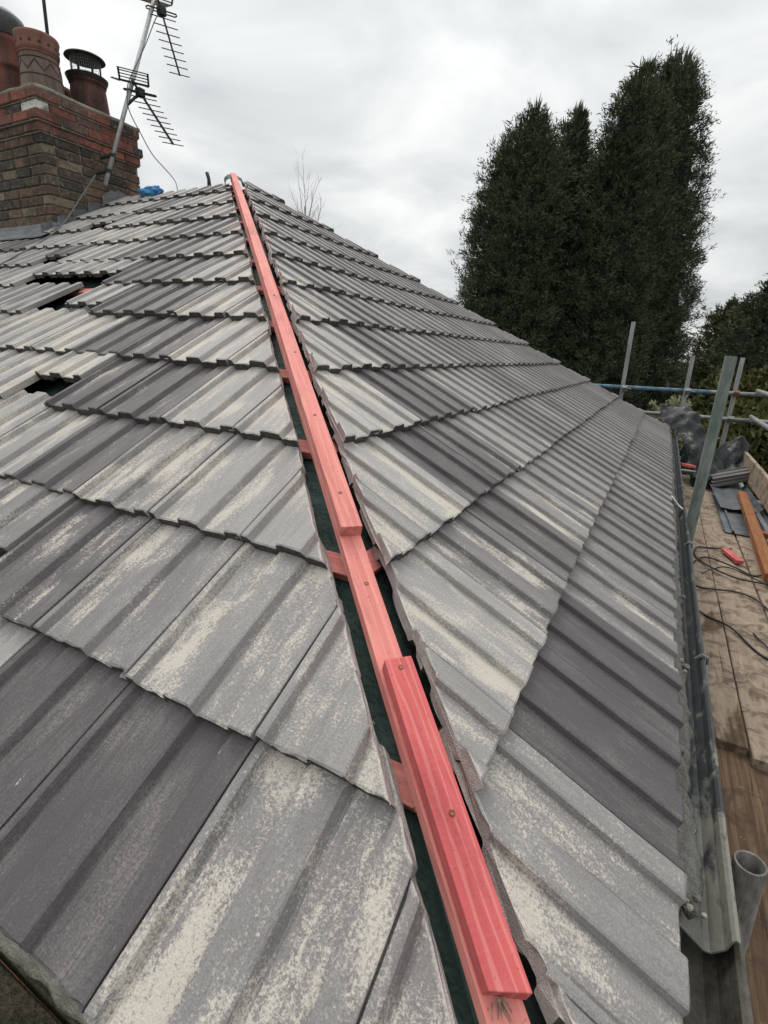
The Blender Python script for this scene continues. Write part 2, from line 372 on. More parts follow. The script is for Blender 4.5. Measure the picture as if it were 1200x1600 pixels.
# underlay sheets (tile plane height 0 = batten line; sheet 30 mm under it)
hU = -0.03
def ptL(t, s, h=0.0): return Vector((-s, t*CP - h*SP, t*SP + h*CP))
def ptR(t, s, h=0.0): return Vector((-t*CP + h*SP, s, t*SP + h*CP))
def sheet(fn, smin, smax, n, m):
    b = MB()
    for i in range(n+1):
        t = TMAX*i/n
        for j in range(m+1):
            s0, s1 = smin(t), smax(t); s_ = s0 + (s1-s0)*j/m
            sag = -0.006*abs(math.sin(math.pi*s_/0.45)) if 0 < i < n else 0
            b.v.append(tuple(fn(t, s_, hU + sag + 0.004*nz(s_, t, 3, 6))))
    for i in range(n):
        for j in range(m): a = i*(m+1)+j; b.f.append((a, a+1, a+m+2, a+m+1)); b.mi.append(0)
    return b
b = sheet(ptL, lambda t: t*CP*1.0, lambda t: -XEND, 24, 60)
b.f = [tuple(reversed(f)) for f in b.f]
slopeL = under(b.build('roof_slope', 'underlay', smooth=True), house); slopeL['label'] = 'main tiled roof slope rising to the chimney'
b = sheet(ptR, lambda t: t*CP, lambda t: EAVE - t*CP, 24, 40)
slopeR = under(b.build('roof_slope', 'underlay', smooth=True), house); slopeR['label'] = 'triangular hip-end roof slope above the gutter'
b = MB(); b.add([(XEND, EAVE, 0), (0, EAVE, 0), (-RUN, RUN, RUN*SP/CP+hU*1.2), (XEND, RUN, RUN*SP/CP+hU*1.2)], [(0, 1, 2, 3)][:1])
b.f = [tuple(reversed(f)) for f in b.f]
slopeB = under(b.build('roof_slope', 'roof_far'), house); slopeB['label'] = 'rear roof slope beyond the ridge'
bpy.context.view_layer.update()

# ---- tiles
PROF = [(-.022, .003), (-.0012, .003), (0, .0195), (.004, .0222), (.0125, .0222), (.0165, .0200), (.0225, .0020), (.0245, -.0034), (.0275, -.0032), (.031, .0006), (.050, .0012), (.072, .0006), (.088, .0004), (.0965, .0014),
        (.0985, .0200), (.102, .0232), (.112, .0240), (.135, .0240), (.1600, .0232), (.1640, .0205), (.1705, .0020), (.1725, -.0034), (.1755, -.0032), (.179, .0006), (.200, .0012), (.222, .0006), (.238, .0004), (.2465, .0014),
        (.2485, .0200), (.252, .0232), (.262, .0240), (.285, .0240), (.2945, .0232), (.2965, .0215)]
PROF_LO = [PROF[i] for i in (0, 1, 2, 4, 7, 9, 13, 15, 18, 21, 23, 27, 29, 33)]
PROF = [(x, z*.64) for x, z in PROF]; PROF_LO = [(x, z*.66) for x, z in PROF_LO]
THK, TLEN = 0.0245, 0.42
def panv(x):
    u = (x - 0.0985) % 0.15
    return 1.0 if 0.078 < u < 0.147 else (0.5 if u > 0.062 else 0.0)
def tile_bm(prof, ys, seed, jit, tmax=TLEN):
    bm = bmesh.new(); lay = bm.verts.layers.float.new('pan'); bm.verts.layers.float.new('dust'); lay = bm.verts.layers.float['pan']
    top, bot = [], []
    ys = [y for y in ys if y < tmax-1e-4] + [tmax]
    for i, y in enumerate(ys):
        rt_, rb_ = [], []
        for (x, z) in prof:
            jy = jit*(nz(x*60, seed*7.3, 0)+0.6*nz(x*190, seed*3.1, 4)) if i == 0 else 0
            zt = z - (0.0022 if i == 0 else 0) + (0.0007*nz(x*9, y*6, seed))
            a = bm.verts.new((x, y + jy, zt)); a[lay] = panv(x); rt_.append(a)
            if i in (0, len(ys)-1): 
                c = bm.verts.new((x, y + jy*0.7 + (0.002 if i == 0 else 0), z - THK)); c[lay] = 0; rb_.append(c)
        top.append(rt_)
        if rb_: bot.append(rb_)
    n = len(prof)
    for i in range(len(ys)-1):
        for j in range(n-1):
            f = bm.faces.new((top[i][j], top[i][j+1], top[i+1][j+1], top[i+1][j])); f.material_index = 0
    for j in range(n-1):
        f = bm.faces.new((bot[0][j+1], bot[0][j], bot[1][j], bot[1][j+1])); f.material_index = 1
        f = bm.faces.new((bot[0][j], bot[0][j+1], top[0][j+1], top[0][j])); f.material_index = 1
        f = bm.faces.new((bot[1][j+1], bot[1][j], top[-1][j], top[-1][j+1])); f.material_index = 1
    f = bm.faces.new([bot[0][0]] + [top[i][0] for i in range(len(ys))] + [bot[1][0]]); f.material_index = 1
    f = bm.faces.new([bot[1][-1]] + [top[i][-1] for i in reversed(range(len(ys)))] + [bot[0][-1]]); f.material_index = 0
    return bm
def tile_mesh(bm, name='roof_tile'):
    me = bpy.data.meshes.new(name); bm.normal_update(); bm.to_mesh(me); bm.free()
    for m in ('roof_tile', 'tile_edge', 'tile_cut'): me.materials.append(M[m])
    return me
YS_N = [0, .004, .05, .13, .21, .29, .36, TLEN]
NEAR = [tile_mesh(tile_bm(PROF, YS_N, sd, 0.0035)) for sd in range(5)]
FAR = [tile_mesh(tile_bm(PROF_LO, [0, .006, TLEN], 20+sd, 0.003)) for sd in range(3)]

TILT = math.atan((0.0553-0.025)/TLEN)
def tile_matrix(slope, t, s, lift=0.0, rot=0.0):
    if slope == 'L': X, U, Nn = Vector((1, 0, 0)), Vector((0, CP, SP)), Vector((0, -SP, CP)); o = U*t + X*s
    else: X, U, Nn = Vector((0, 1, 0)), Vector((-CP, 0, SP)), Vector((SP, 0, CP)); o = U*t + X*s
    Y = U*math.cos(TILT) - Nn*math.sin(TILT); Z = X.cross(Y)
    o = o + Nn*(0.0553 - 0.03 + THK + lift)
    m = Matrix((X, Y, Z)).transposed().to_4x4(); m.translation = o
    return m @ Matrix.Rotation(rot, 4, 'Z')
def project(p):
    d = Vector(p) - CAM; z = d.dot(fw)
    if z < 0.02: return None
    return 600 + FPX*d.dot(rt)/z, 800 - FPX*d.dot(upv)/z, z

TONE = {('L',0,6):(.45,.66),('L',0,5):(.42,.60),('L',0,4):(.03,.09),('L',0,3):(.05,.09),('L',0,2):(.7,.8),
 ('L',1,5):(.55,.42),('L',1,4):(.55,.62),('L',1,3):(.40,.45),('L',1,2):(.12,.30),('L',1,1):(.4,.55),('L',1,0):(.5,.5),
 ('L',2,4):(.72,.50),('L',2,3):(.66,.50),('L',2,2):(.45,.62),('L',2,1):(.12,.18),('L',2,0):(.62,.55),('L',2,-1):(.6,.6),
 ('L',3,3):(.78,.6),('L',3,2):(.72,.58),('L',3,1):(.08,.2),('L',3,0):(.06,.2),('L',3,-1):(.8,.7),('L',3,-2):(.78,.72),
 ('L',4,2):(.82,.66),('L',4,1):(.8,.6),('L',4,0):(.10,.2),('L',4,-1):(.08,.15),('L',4,-2):(.85,.8),('L',4,-3):(.85,.75),('L',4,-4):(.8,.75),
 ('L',5,1):(.8,.6),('L',5,0):(.7,.5),('L',5,-1):(.10,.15),('L',5,-2):(.10,.1),('L',5,-3):(.8,.6),('L',5,-5):(.6,.4),('L',5,-6):(.6,.4),
 ('L',6,0):(.8,.6),('L',6,-1):(.75,.5),('L',6,-2):(.12,.1),('L',6,-3):(.15,.1),('L',6,-4):(.75,.5),('L',6,-5):(.75,.5),
 ('L',7,-1):(.75,.5),('L',7,-2):(.6,.3),('L',7,-3):(.2,.1),('L',7,-4):(.3,.2),('L',8,-3):(.3,.1),('L',8,-4):(.25,.1),
 ('R',0,-3):(.42,.45),('R',0,-2):(.5,.62),('R',0,-1):(.02,.06),('R',0,0):(.03,.08),('R',0,1):(.36,.3),('R',0,2):(.3,.2),('R',0,3):(.28,.15),
 ('R',1,-3):(.5,.4),('R',1,-2):(.55,.35),('R',1,-1):(.68,.62),('R',1,0):(.34,.42),('R',1,1):(.14,.12),('R',1,2):(.52,.4),('R',1,3):(.4,.25),
 ('R',2,-1):(.6,.45),('R',2,0):(.75,.6),('R',2,1):(.06,.12),('R',2,2):(.18,.25),('R',2,3):(.6,.4),('R',2,4):(.5,.3),
 ('R',3,0):(.85,.6),('R',3,1):(.8,.6),('R',3,2):(.08,.1),('R',3,3):(.16,.15),('R',3,4):(.6,.35),('R',3,5):(.55,.3),
 ('R',4,1):(.8,.5),('R',4,2):(.72,.4),('R',4,3):(.12,.1),('R',4,4):(.4,.2),('R',5,2):(.75,.4),('R',5,3):(.5,.3),('R',6,3):(.75,.4)}
SKIP = {('L',5,-4)}
PUSH = {('L',3,-1):.165, ('L',5,-3):.09, ('L',6,-4):.15, ('L',6,-5):.145, ('L',6,-6):.15, ('L',7,-7):.13, ('L',9,-8):.12, ('L',1,1):.13}
LJ, RJ = -2.104, 0.8305
NL, NR = Vector((0, -SP, CP)), Vector((SP, 0, CP)); _hd = Vector((-1.0205, .9795, SP/CP)).normalized()
HN_L = NL.cross(_hd).normalized(); HN_L = HN_L if HN_L.dot(Vector((1, 1, 0))) > 0 else -HN_L      # across the hip, lying in each slope
HN_R = NR.cross(_hd).normalized(); HN_R = HN_R if HN_R.dot(Vector((-1, -1, 0))) > 0 else -HN_R
specs = []
q2 = math.sqrt(2)
for k_ in range(12):
    t = k_*GA
    for j in range(-24, 9):
        s = LJ + .3*j
        if s > -t*CP + 0.02 or s < XEND+.3: continue
        if (s + .15 < -5.03) and (t+.2)*CP > 2.78: continue
        specs.append(('L', k_, j, t + PUSH.get(('L', k_, j), 0), s))
    for j in range(-4, 24):
        s = RJ + .3*j
        if s + .3 < t*CP + .03 or s > EAVE - t*CP - .02: continue
        specs.append(('R', k_, j, t, s))
made = []
for (sl_, k_, j, t, s) in specs:
    if (sl_, k_, j) in SKIP: continue
    r2 = random.Random(hash((sl_ == 'L', k_, j)) & 0xffff)
    tone = TONE.get((sl_, k_, j))
    if tone is None:
        if sl_ == 'L':
            d = r2.random() < 0.16
            tone = (.15+.15*r2.random(), .1) if d else (.60+.32*r2.random(), .42+.3*r2.random())
        else:
            d = r2.random()
            lo = max(0.0, 1 - j*0.05)
            tone = (.22 + .30*d*(0.6+.4*lo), .08 + .22*d*lo)
    lift = (0.02*PUSH[(sl_, k_, j)] if (sl_, k_, j) in PUSH else 0.0) + r2.uniform(0, .0042)
    m = tile_matrix(sl_, t + r2.uniform(-.006, .006), s + r2.uniform(-.001, .001), lift, r2.uniform(-.007, .007))
    P = project(m @ Vector((.15, .17, .02)))
    size = (0.0 if P is None or not (-150 < P[0] < 1350 and P[1] < 1900) else FPX/P[2])
    if P is not None and not (-60 < P[0] < 1260 and P[1] < 1700): size *= 0.02
    near = P is not None and P[2] < 3.0
    # hip / ridge cuts, in world: list of (point, normal) ; the normal side is removed
    cuts = []
    corners = [m @ Vector((x, y, 0)) for x in (-.022, .297) for y in (0, TLEN)]
    if sl_ == 'L':
        off = (.030, .038, .042)[k_] + r2.uniform(-.003, .003) if k_ < 3 else .033 + r2.uniform(-.004, .004)
        n = Vector((1, 1, 0)).normalized()
        a = r2.uniform(-.02, .02); n = Matrix.Rotation(a, 3, 'Z') @ n
        hp = Vector((-(t+.15)*CP*1.0205, (t+.15)*CP*.9795, 0))
        n = Matrix.Rotation(a, 3, NL) @ HN_L
        hp = Vector((hp.x, hp.y, (t+.15)*SP))
        if max((c - hp).dot(n) for c in corners) > -off: cuts.append((hp - n*off, n))
    else:
        off = (0.064 if k_ < 3 else .070) + r2.uniform(-.005, .005)
        n = Vector((-1, -1, 0)).normalized()
        n = Matrix.Rotation(r2.uniform(-.025, .025), 3, 'Z') @ n
        hp = Vector((-(t+.15)*CP*1.0205, (t+.15)*CP*.9795, 0))
        n = (Matrix.Rotation(r2.uniform(-.018, .018), 3, NR) @ (HN_R*.4 + Vector((-.9795, -1.0205, 0)).normalized()*.6)).normalized()
        hp = Vector((hp.x, hp.y, (t+.15)*SP))
        if max((c - hp).dot(n) for c in corners) > -off: cuts.append((hp - n*off, n))
        n = Vector((-1, 1, 0)).normalized(); hp = Vector((0, EAVE, 0))
        if max((c - hp).dot(n) for c in corners) > -.02: cuts.append((hp - n*.02, n))
    ydir = Vector((0, 1, 0)) if sl_ == 'L' else Vector((-1, 0, 0))
    top = Vector((0, RUN-.02, 0)) if sl_ == 'L' else Vector((-RUN+.02, 0, 0))
    if max((c - top).dot(ydir) for c in corners) > 0: cuts.append((top, ydir))
    if sl_ == 'L' and s < -4.9 and (t+.4)*CP > 2.66 and s + .3 < -5.0: cuts.append((Vector((0, 2.76, 0)), ydir))
    if not cuts:
        me = (NEAR[r2.randrange(5)] if near else FAR[r2.randrange(3)])
    else:
        hip = abs(cuts[0][1].x*cuts[0][1].y) > .2
        bm = tile_bm(PROF if near else PROF_LO, [0, .004] + [TLEN*i/16 for i in range(1, 16)] if near else [0, .006, .1, .2, .3], r2.randrange(99), 0.0035)
        im = m.inverted()
        for (p, n) in cuts:
            lp = im @ p; ln = (m.to_3x3().transposed() @ n).normalized()
            geom = bm.verts[:] + bm.edges[:] + bm.faces[:]
            res = bmesh.ops.bisect_plane(bm, geom=geom, dist=1e-6, plane_co=lp, plane_no=ln, clear_outer=True)
            ce = [x for x in res['geom_cut'] if isinstance(x, bmesh.types.BMEdge) and x.is_valid]
            cvs = {x for e_ in ce for x in e_.verts}
            if len(ce) >= 3:
                try:
                    fr = bmesh.ops.contextual_create(bm, geom=ce, mat_nr=2)
                    for f in fr['faces']: f.material_index = 2
                except Exception: pass
            if hip:
                dl = bm.verts.layers.float['dust']
                for x in cvs: x[dl] = 1.0
            if near and hip:
                amp = 0.0015 if sl_ == 'L' else 0.0028
                for x in cvs:
                    c = x.co; a = amp*(round(2.4*nz(c.y*22, t*9, 1))*.5 + .5*round(2*nz(c.y*95, c.x*60, 3))) + (0.0 if c.z < -.006 else -.004)*(.5+abs(nz(c.y*30, 9, t))*2)
                    x.co = c + ln*a
        if len(bm.faces) == 0: bm.free(); continue
        area = sum(f.calc_area() for f in bm.faces if f.material_index == 0)
        if area < 0.004: bm.free(); continue
        size *= min(1, math.sqrt(area/.12))
        me = tile_mesh(bm)
    made.append((size, sl_, me, m, (tone[0], tone[1], r2.random(), 1)))
made.sort(key=lambda a: -a[0])
rest = {'L': [], 'R': []}
for i, (size, sl_, me, m, colr) in enumerate(made):
    if i < 300:
        o = bpy.data.objects.new('roof_tile', me); COL.objects.link(o)
        par = slopeL if sl_ == 'L' else slopeR
        o.parent = par; o.matrix_parent_inverse = par.matrix_world.inverted(); o.matrix_world = m
        o.color = colr
    else: rest[sl_].append((me, m))
for sl_ in 'LR':
    if not rest[sl_]: continue
    bm = bmesh.new()
    for me, m in rest[sl_]:
        t_ = me.copy(); t_.transform(m); bm.from_mesh(t_); bpy.data.meshes.remove(t_)
    me = tile_mesh(bm, 'roof_tiles'); o = bpy.data.objects.new('roof_tiles', me); COL.objects.link(o)
    under(o, slopeL if sl_ == 'L' else slopeR); o.color = (.42, .3, .5, 1); o['kind'] = 'stuff'
print('tiles', len(made), 'in view', sum(1 for a in made if a[0] > 20))

# ---- tile battens on the two slopes
for k_ in range(12):
    t = min(k_*GA + TLEN - 0.03, TMAX - .05)
    b = MB(); a0 = ptL(t, t*CP + (0.012 if k_ < 3 else .04), hU + .0145); a1 = ptL(t, -XEND, hU + .0145)
    b.bar((0, 0, 0), (0, (a1-a0).length, 0), .05, .025)
    yv = (a1-a0).normalized(); zv = Vector((0, -SP, CP)); xv = yv.cross(zv)
    mw = Matrix((xv, yv, zv)).transposed().to_4x4(); mw.translation = a0
    o = b.build('roof_batten', 'timber_red_faded', bevel=.0015); o.matrix_world = mw; under(o, slopeL)
    b = MB(); a0 = ptR(t, t*CP + (0.012 if k_ < 3 else .04), hU + .0145); a1 = ptR(t, max(t*CP+.05, EAVE - t*CP - .02), hU + .0145)
    b.bar((0, 0, 0), (0, (a1-a0).length, 0), .05, .025)
    yv = (a1-a0).normalized(); zv = Vector((SP, 0, CP)); xv = yv.cross(zv)
    mw = Matrix((xv, yv, zv)).transposed().to_4x4(); mw.translation = a0
    o = b.build('roof_batten', 'timber_red_faded', bevel=.0015); o.matrix_world = mw; under(o, slopeR)

# ---- hip battens (stacked 25 x 50 timbers up the hip)
HD = Vector((-1.0205, .9795, SP/CP)).normalized()           # up the hip
HX = Vector((.9795, 1.0205, 0)).normalized(); HZ = HX.cross(HD)
HL = math.sqrt(2*RUN**2 + (RUN*SP/CP)**2)
def hip_point(h, l): return HD*l + HZ*h
def hip_batten(l0, l1, zlo, mat, label, dx=0.0, wd=.046, th=.026, twist=0.0, rag=0.0):
    n = 26; b = MB(); L = l1-l0
    for i in range(n+1):
        y = L*i/n
        wob = 0.0018*nz(y*2.2, zlo*30, l0*3)
        for (x, z) in ((-wd/2, 0), (wd/2, 0), (wd/2, th), (-wd/2, th)):
            yy = y + (rag*nz(x*90, z*130, 5) if i in (0,) else 0) + (x*twist if i == 0 else 0)
            b.v.append((x+wob, yy, z + .0008*nz(y*3, x*20, 2)))
    for i in range(n):
        for j in range(4): a = i*4+j; c = i*4+(j+1) % 4; b.f.append((a, c, c+4, a+4)); b.mi.append(0)
    b.f.append((3, 2, 1, 0)); b.f.append((n*4, n*4+1, n*4+2, n*4+3)); b.mi += [0, 0]
    b.f = [tuple(reversed(f)) for f in b.f]
    mw = Matrix((HX, HD, HZ)).transposed().to_4x4(); mw.translation = hip_point(zlo, l0) + HX*dx
    o = b.build('hip_batten', mat, bevel=.0011); o.matrix_world = mw; o['label'] = label
    return under(o, house)
ZB = 0.030
lA, lB0, lB1 = 1.013, 0.286, 0.695          # metres up the hip from the eave corner
B1 = hip_batten(0.06, HL+.06, ZB, 'timber_red_faded', 'lower red hip batten running the whole hip')
B2 = hip_batten(lA, HL+.075, ZB+.0262, 'timber_red_faded', 'long faded upper red batten ending in a square cut', dx=.001)
B3 = hip_batten(lB0, lB1, ZB+.0262, 'timber_red', 'short bright red batten nearest the eave corner', dx=.004, twist=-.35, rag=.004)
bpy.context.view_layer.update()
def screw(par, l, x, z, r=.0042):
    b = MB(); b.lathe([(0.0, -.0008), (r*.45, -.0012), (r*.5, -.0002), (r, .0006), (r*1.02, 0), (r, -.002)], n=10)
    o = b.build('screw', 'rust_coupler', smooth=True)
    mw = Matrix((HX, HD, HZ)).transposed().to_4x4(); mw.translation = hip_point(z+.0265, l) + HX*x; o.matrix_world = mw; under(o, par)
for l_ in (1.126, 1.465, 1.873, 2.422): screw(B2, l_, rnd.uniform(-.006, .008), ZB+.0262)
screw(B1, 0.879, .002, ZB)
for l_, x in ((0.677, .004), (0.460, .006)): screw(B3, l_, x, ZB+.0262)
# splintered end of the short batten
b = MB()
for i in range(9):
    x = rnd.uniform(-.02, .0); p = Vector((x, 0, rnd.uniform(.002, .02)))
    b.tube([p, p + Vector((rnd.uniform(-.006, .006), -rnd.uniform(.008, .02), rnd.uniform(-.006, .004)))], [.0012, .0004], 4)
o = b.build('splinters', 'scaffold_wood'); mw = Matrix((HX, HD, HZ)).transposed().to_4x4(); mw.translation = hip_point(ZB+.0262, lB0) + HX*.004; o.matrix_world = mw; under(o, B3); o['kind'] = 'stuff'; o.color = (.7, 0, 0, 1)
# flap of membrane folded over the top of the hip
b = MB(); n, m_ = 10, 12
for i in range(n+1):
    for j in range(m_+1):
        a = -1.9 + 3.8*j/m_; r = .058 + .010*nz(i, j, 5, .6)
        p = hip_point(.0, HL-.10+.17*i/n) + HX*(math.sin(a)*r*1.25) + HZ*(math.cos(a)*r*.75 + .028)
        b.v.append(tuple(p))
for i in range(n):
    for j in range(m_): a = i*(m_+1)+j; b.f.append((a, a+1, a+m_+2, a+m_+1)); b.mi.append(0)
o = b.build('underlay_flap', 'underlay', smooth=True); under(o, house); md = o.modifiers.new('s', 'SOLIDIFY'); md.thickness = .003
# ridge batten and debris along the open ridge
zr = RUN*SP/CP
b = MB(); b.bar((0, 0, 0), (0, 5.2, 0), .05, .04)
o = b.build('ridge_batten', 'timber_red', bevel=.002)
o.matrix_world = Matrix.Translation((-3.62, RUN, zr+.005)) @ Matrix.Rotation(R_(90), 4, 'Z'); under(o, house)
b = MB(); pts = []
b.tube([(-3.92, 3.50, zr+.02), (-3.925, 3.502, zr+.10), (-3.945, 3.505, zr+.15)], [.018, .014, .016], 8)
o = b.build('ridge_bracket', 'dark_metal', smooth=True); under(o, house)

# ---- mortar at the two eaves
def mortar_strip(name, mat, p0, p1, wv, hv, wfun, n, seed, parent):
    b = MB(); p0, p1 = Vector(p0), Vector(p1); d = p1-p0; m_ = 7
    for i in range(n+1):
        f = i/n; c = p0 + d*f; L = f*d.length
        wd = wfun(L)*(1 + .28*nz(L*5, seed, 0) + .2*nz(L*24, seed, 3))
        for j in range(m_+1):
            g_ = j/m_
            bump = .010*math.sin(math.pi*min(1, g_*1.15)) + .006*nz(L*28, g_*5, seed) + .004*nz(L*80, g_*14, seed+2)
            b.v.append(tuple(c + wv*(wd*g_) + hv*(bump - .012*g_*g_*2)))
    for i in range(n):
        for j in range(m_): a = i*(m_+1)+j; b.f.append((a, a+m_+1, a+m_+2, a+1)); b.mi.append(0)
    o = b.build(name, mat, smooth=True); md = o.modifiers.new('s', 'SOLIDIFY'); md.thickness = .02; md.offset = -1
    return under(o, parent)
mortar_strip('mortar_bed', 'mortar', (0.004, .545, -.014), (0.000, EAVE-.1, -.012), Vector((1, 0, -.15)), Vector((0, 0, 1)), lambda L: .048, 420, 1, house)
mortar_strip('mortar_bed', 'mortar_pale', (-.02, .012, -.012), (-3.2, .012, -.012), Vector((0, -1, -.5)), Vector((0, -.4, 1)), lambda L: .034, 220, 7, house)
for i in range(26):
    y = .52 + 3.2*rnd.random()**1.8; r = rnd.uniform(.004, .011); b = MB(); bmv = bmesh.new(); bmesh.ops.create_icosphere(bmv, subdivisions=2, radius=r)
    for v_ in bmv.verts: v_.co *= 1 + .35*nz(v_.co.x*160, v_.co.y*160, v_.co.z*160+i)
    me = bpy.data.meshes.new('mortar_crumb'); bmv.to_mesh(me); bmv.free(); me.materials.append(M[rnd.choice(['mortar', 'mortar', 'mortar_pale'])])
    o = bpy.data.objects.new('mortar_crumb', me); o.location = (rnd.uniform(.030, .068), y, -.012+r*.4); COL.objects.link(o); under(o, house)

for i in range(34):
    l_ = HL*rnd.random()**1.4*.9+.15; r = rnd.uniform(.003, .009); sd_ = rnd.choice((-1, 1)); bmv = bmesh.new(); bmesh.ops.create_icosphere(bmv, subdivisions=1, radius=r)
    for v_ in bmv.verts: v_.co *= 1 + .4*nz(v_.co.x*190, v_.co.y*190, v_.co.z*190+i)
    me = bpy.data.meshes.new('mortar_crumb'); bmv.to_mesh(me); bmv.free(); me.materials.append(M[rnd.choice(['tile_cut', 'mortar', 'mortar_pale'])])
    e_ = sd_*rnd.uniform(.032, .052)
    o = bpy.data.objects.new('mortar_crumb', me); o.location = hip_point(hU - abs(e_)*.35 + r*.3, l_) + HX*e_; COL.objects.link(o); under(o, house)

# ---- gutter
def gutter(name, sec, y0, y1, mat, parent, n=40, th=.003):
    b = MB(); m_ = len(sec)
    for i in range(n+1):
        y = y0 + (y1-y0)*i/n; dz = .004*nz(y*.6, 1, 1)
        for (x, z) in sec: b.v.append((x, y, z+dz))
    for i in range(n):
        for j in range(m_-1): a = i*m_+j; b.f.append((a, a+m_, a+m_+1, a+1)); b.mi.append(0)
    o = b.build(name, mat); md = o.modifiers.new('s', 'SOLIDIFY'); md.thickness = th; md.offset = 0
    return under(o, parent)
SEC = [(-.015, -.030), (.010, -.034), (.045, -.055), (.080, -.080), (.090, -.079), (.106, -.058), (.111, -.036), (.115, -.031), (.120, -.033)]
gut = gutter('gutter', SEC, .535, EAVE+.06, 'gutter_plastic', house, 60)
SEC2 = [(-.02, -.10), (.02, -.112), (.060, -.128), (.090, -.126), (.106, -.11), (.116, -.082), (.119, -.058), (.124, -.053), (.130, -.056)]
gut2 = gutter('gutter_corner', SEC2, -.30, .60, 'gutter_dirty', house, 20)
b = MB(); b.box((-.02, -.30, -.13), (.028, .46, -.118)); b.box((.024, .20, -.118), (.030, .46, -.085)); under(b.build('gutter_divider', 'dark_metal'), house)
for y in (1.42, 2.55, 3.9, 5.2):
    b = MB(); b.tube([(.096, y, -.042), (.112, y, -.022), (.126, y, -.026), (.130, y, -.05)], .0045, 6); b.box((.104, y-.006, -.0295), (.128, y+.006, -.0255))
    o = b.build('gutter_clip', 'galvanised' if y > .7 else 'mortar_pale'); under(o, house)
b = MB(); n = 8
for i in range(n+1):
    f = i/n
    for w_ in (-.5, .5): b.v.append((-.01 + .135*f, 3.22 + .05*w_ + .25*f*.3, .035 - .10*f*f + .012*math.sin(f*7)))
for i in range(n): b.f.append((2*i, 2*i+2, 2*i+3, 2*i+1)); b.mi.append(0)
o = b.build('gutter_strap', 'white_plastic', smooth=True); md = o.modifiers.new('s', 'SOLIDIFY'); md.thickness = .003; under(o, house)

# ---------------------------------------------------------------- chimney (part of the house)
CX, CY0, CY1, CXW = -5.05, 2.775, 3.70, -6.35      # right face x, front face y, back y, left face x
BL, BH, BW, JT = .215, .066, .1025, .010
courses = []      # (z0, offset, kind)
zt = 2.69
for off, kd in ((.032, 'A'), (.014, 'B'), (.048, 'C'), (.020, 'D')):
    courses.append((zt-BH, off, kd)); zt -= BH+JT
for i in range(12): courses.append((zt-BH, 0.0, 'E')); zt -= BH+JT
core = MB()
core.box((CXW+.012, CY0+.012, 1.2), (CX-.012, CY1-.012, 2.42))
for (z0, off, kd) in courses[:4]:
    core.box((CXW-off+.012, CY0-off+.012, z0-JT-.001), (CX+off-.012, CY1+off*.5-.012, z0+BH-.001))
stack = under(core.build('chimney_stack', 'brick_mortar'), house)
stack['label'] = 'brick chimney stack with red corbelled head and brown weathered base'
bpy.context.view_layer.update()
def brick_me(L, seed):
    bmv = bmesh.new(); bmesh.ops.create_cube(bmv, size=1)
    bmesh.ops.scale(bmv, vec=(L, BW, BH), verts=bmv.verts)
    bmesh.ops.bevel(bmv, geom=bmv.edges[:], offset=.006, segments=1, affect='EDGES')
    for v_ in bmv.verts: v_.co += Vector([.0035*nz(v_.co.x*30+seed, v_.co.y*30, v_.co.z*40+q_) for q_ in (0, 5, 9)])
    me = bpy.data.meshes.new('brick'); bmv.to_mesh(me); bmv.free(); me.materials.append(M['brick']); return me
FULL = [brick_me(BL, i) for i in range(4)]; HEAD = [brick_me(BW, 10+i) for i in range(3)]; CACHE = {}
RED = [(.175, .066, .050), (.16, .062, .049), (.13, .058, .049), (.095, .056, .050), (.20, .075, .056), (.055, .046, .044)]
BRN = [(.100, .074, .054), (.066, .053, .044), (.12, .075, .052), (.090, .054, .043), (.045, .040, .036), (.15, .125, .092)]
def put_brick(me, loc, rz, kd, wh=False):
    o = bpy.data.objects.new('brick', me); COL.objects.link(o)
    o.parent = stack; o.matrix_parent_inverse = stack.matrix_world.inverted()
    o.matrix_world = Matrix.Translation(loc) @ Matrix.Rotation(rz + rnd.uniform(-.006, .006), 4, 'Z')
    c = rnd.choice(BRN if kd == 'E' else RED); f = rnd.uniform(.85, 1.15)
    if wh: c = (.5, .5, .47)
    o.color = (c[0]*f, c[1]*f, c[2]*f, 1)
for ci, (z0, off, kd) in enumerate(courses):
    zc_ = z0 + BH/2; xr, yf, yb, xl = CX+off, CY0-off, CY1+off*.5, CXW-off
    # right face, running in +y ; the corner brick shows a header or stretcher in turn
    for face in ('right', 'front'):
        pos = 0.0; i = 0
        lim = (yb-yf) if face == 'right' else (xr-xl)
        stretcher_first = (ci % 2 == 0) == (face == 'right')
        if not stretcher_first: pos = BW + JT if face == 'front' or True else 0
        if not stretcher_first: i = 1
        while pos < lim - .03:
            L = BL
            if kd == 'E' and rnd.random() < .12: L = BW
            if pos + L > lim: L = lim - pos
            if L < .04: break
            if abs(L-BL) < 1e-4: me = rnd.choice(FULL)
            elif abs(L-BW) < 1e-4: me = rnd.choice(HEAD)
            else:
                me = CACHE.setdefault(round(L, 3), None) or brick_me(L, 30); CACHE[round(L, 3)] = me
            pj = rnd.uniform(-.002, .003)
            wh = kd == 'B' and pos < .01
            if face == 'right': put_brick(me, (xr - BW/2 + pj, yf + pos + L/2, zc_), R_(90), kd, wh)
            else: put_brick(me, (xr - pos - L/2, yf + BW/2 - pj, zc_), 0, kd, wh)
            pos += L + JT; i += 1
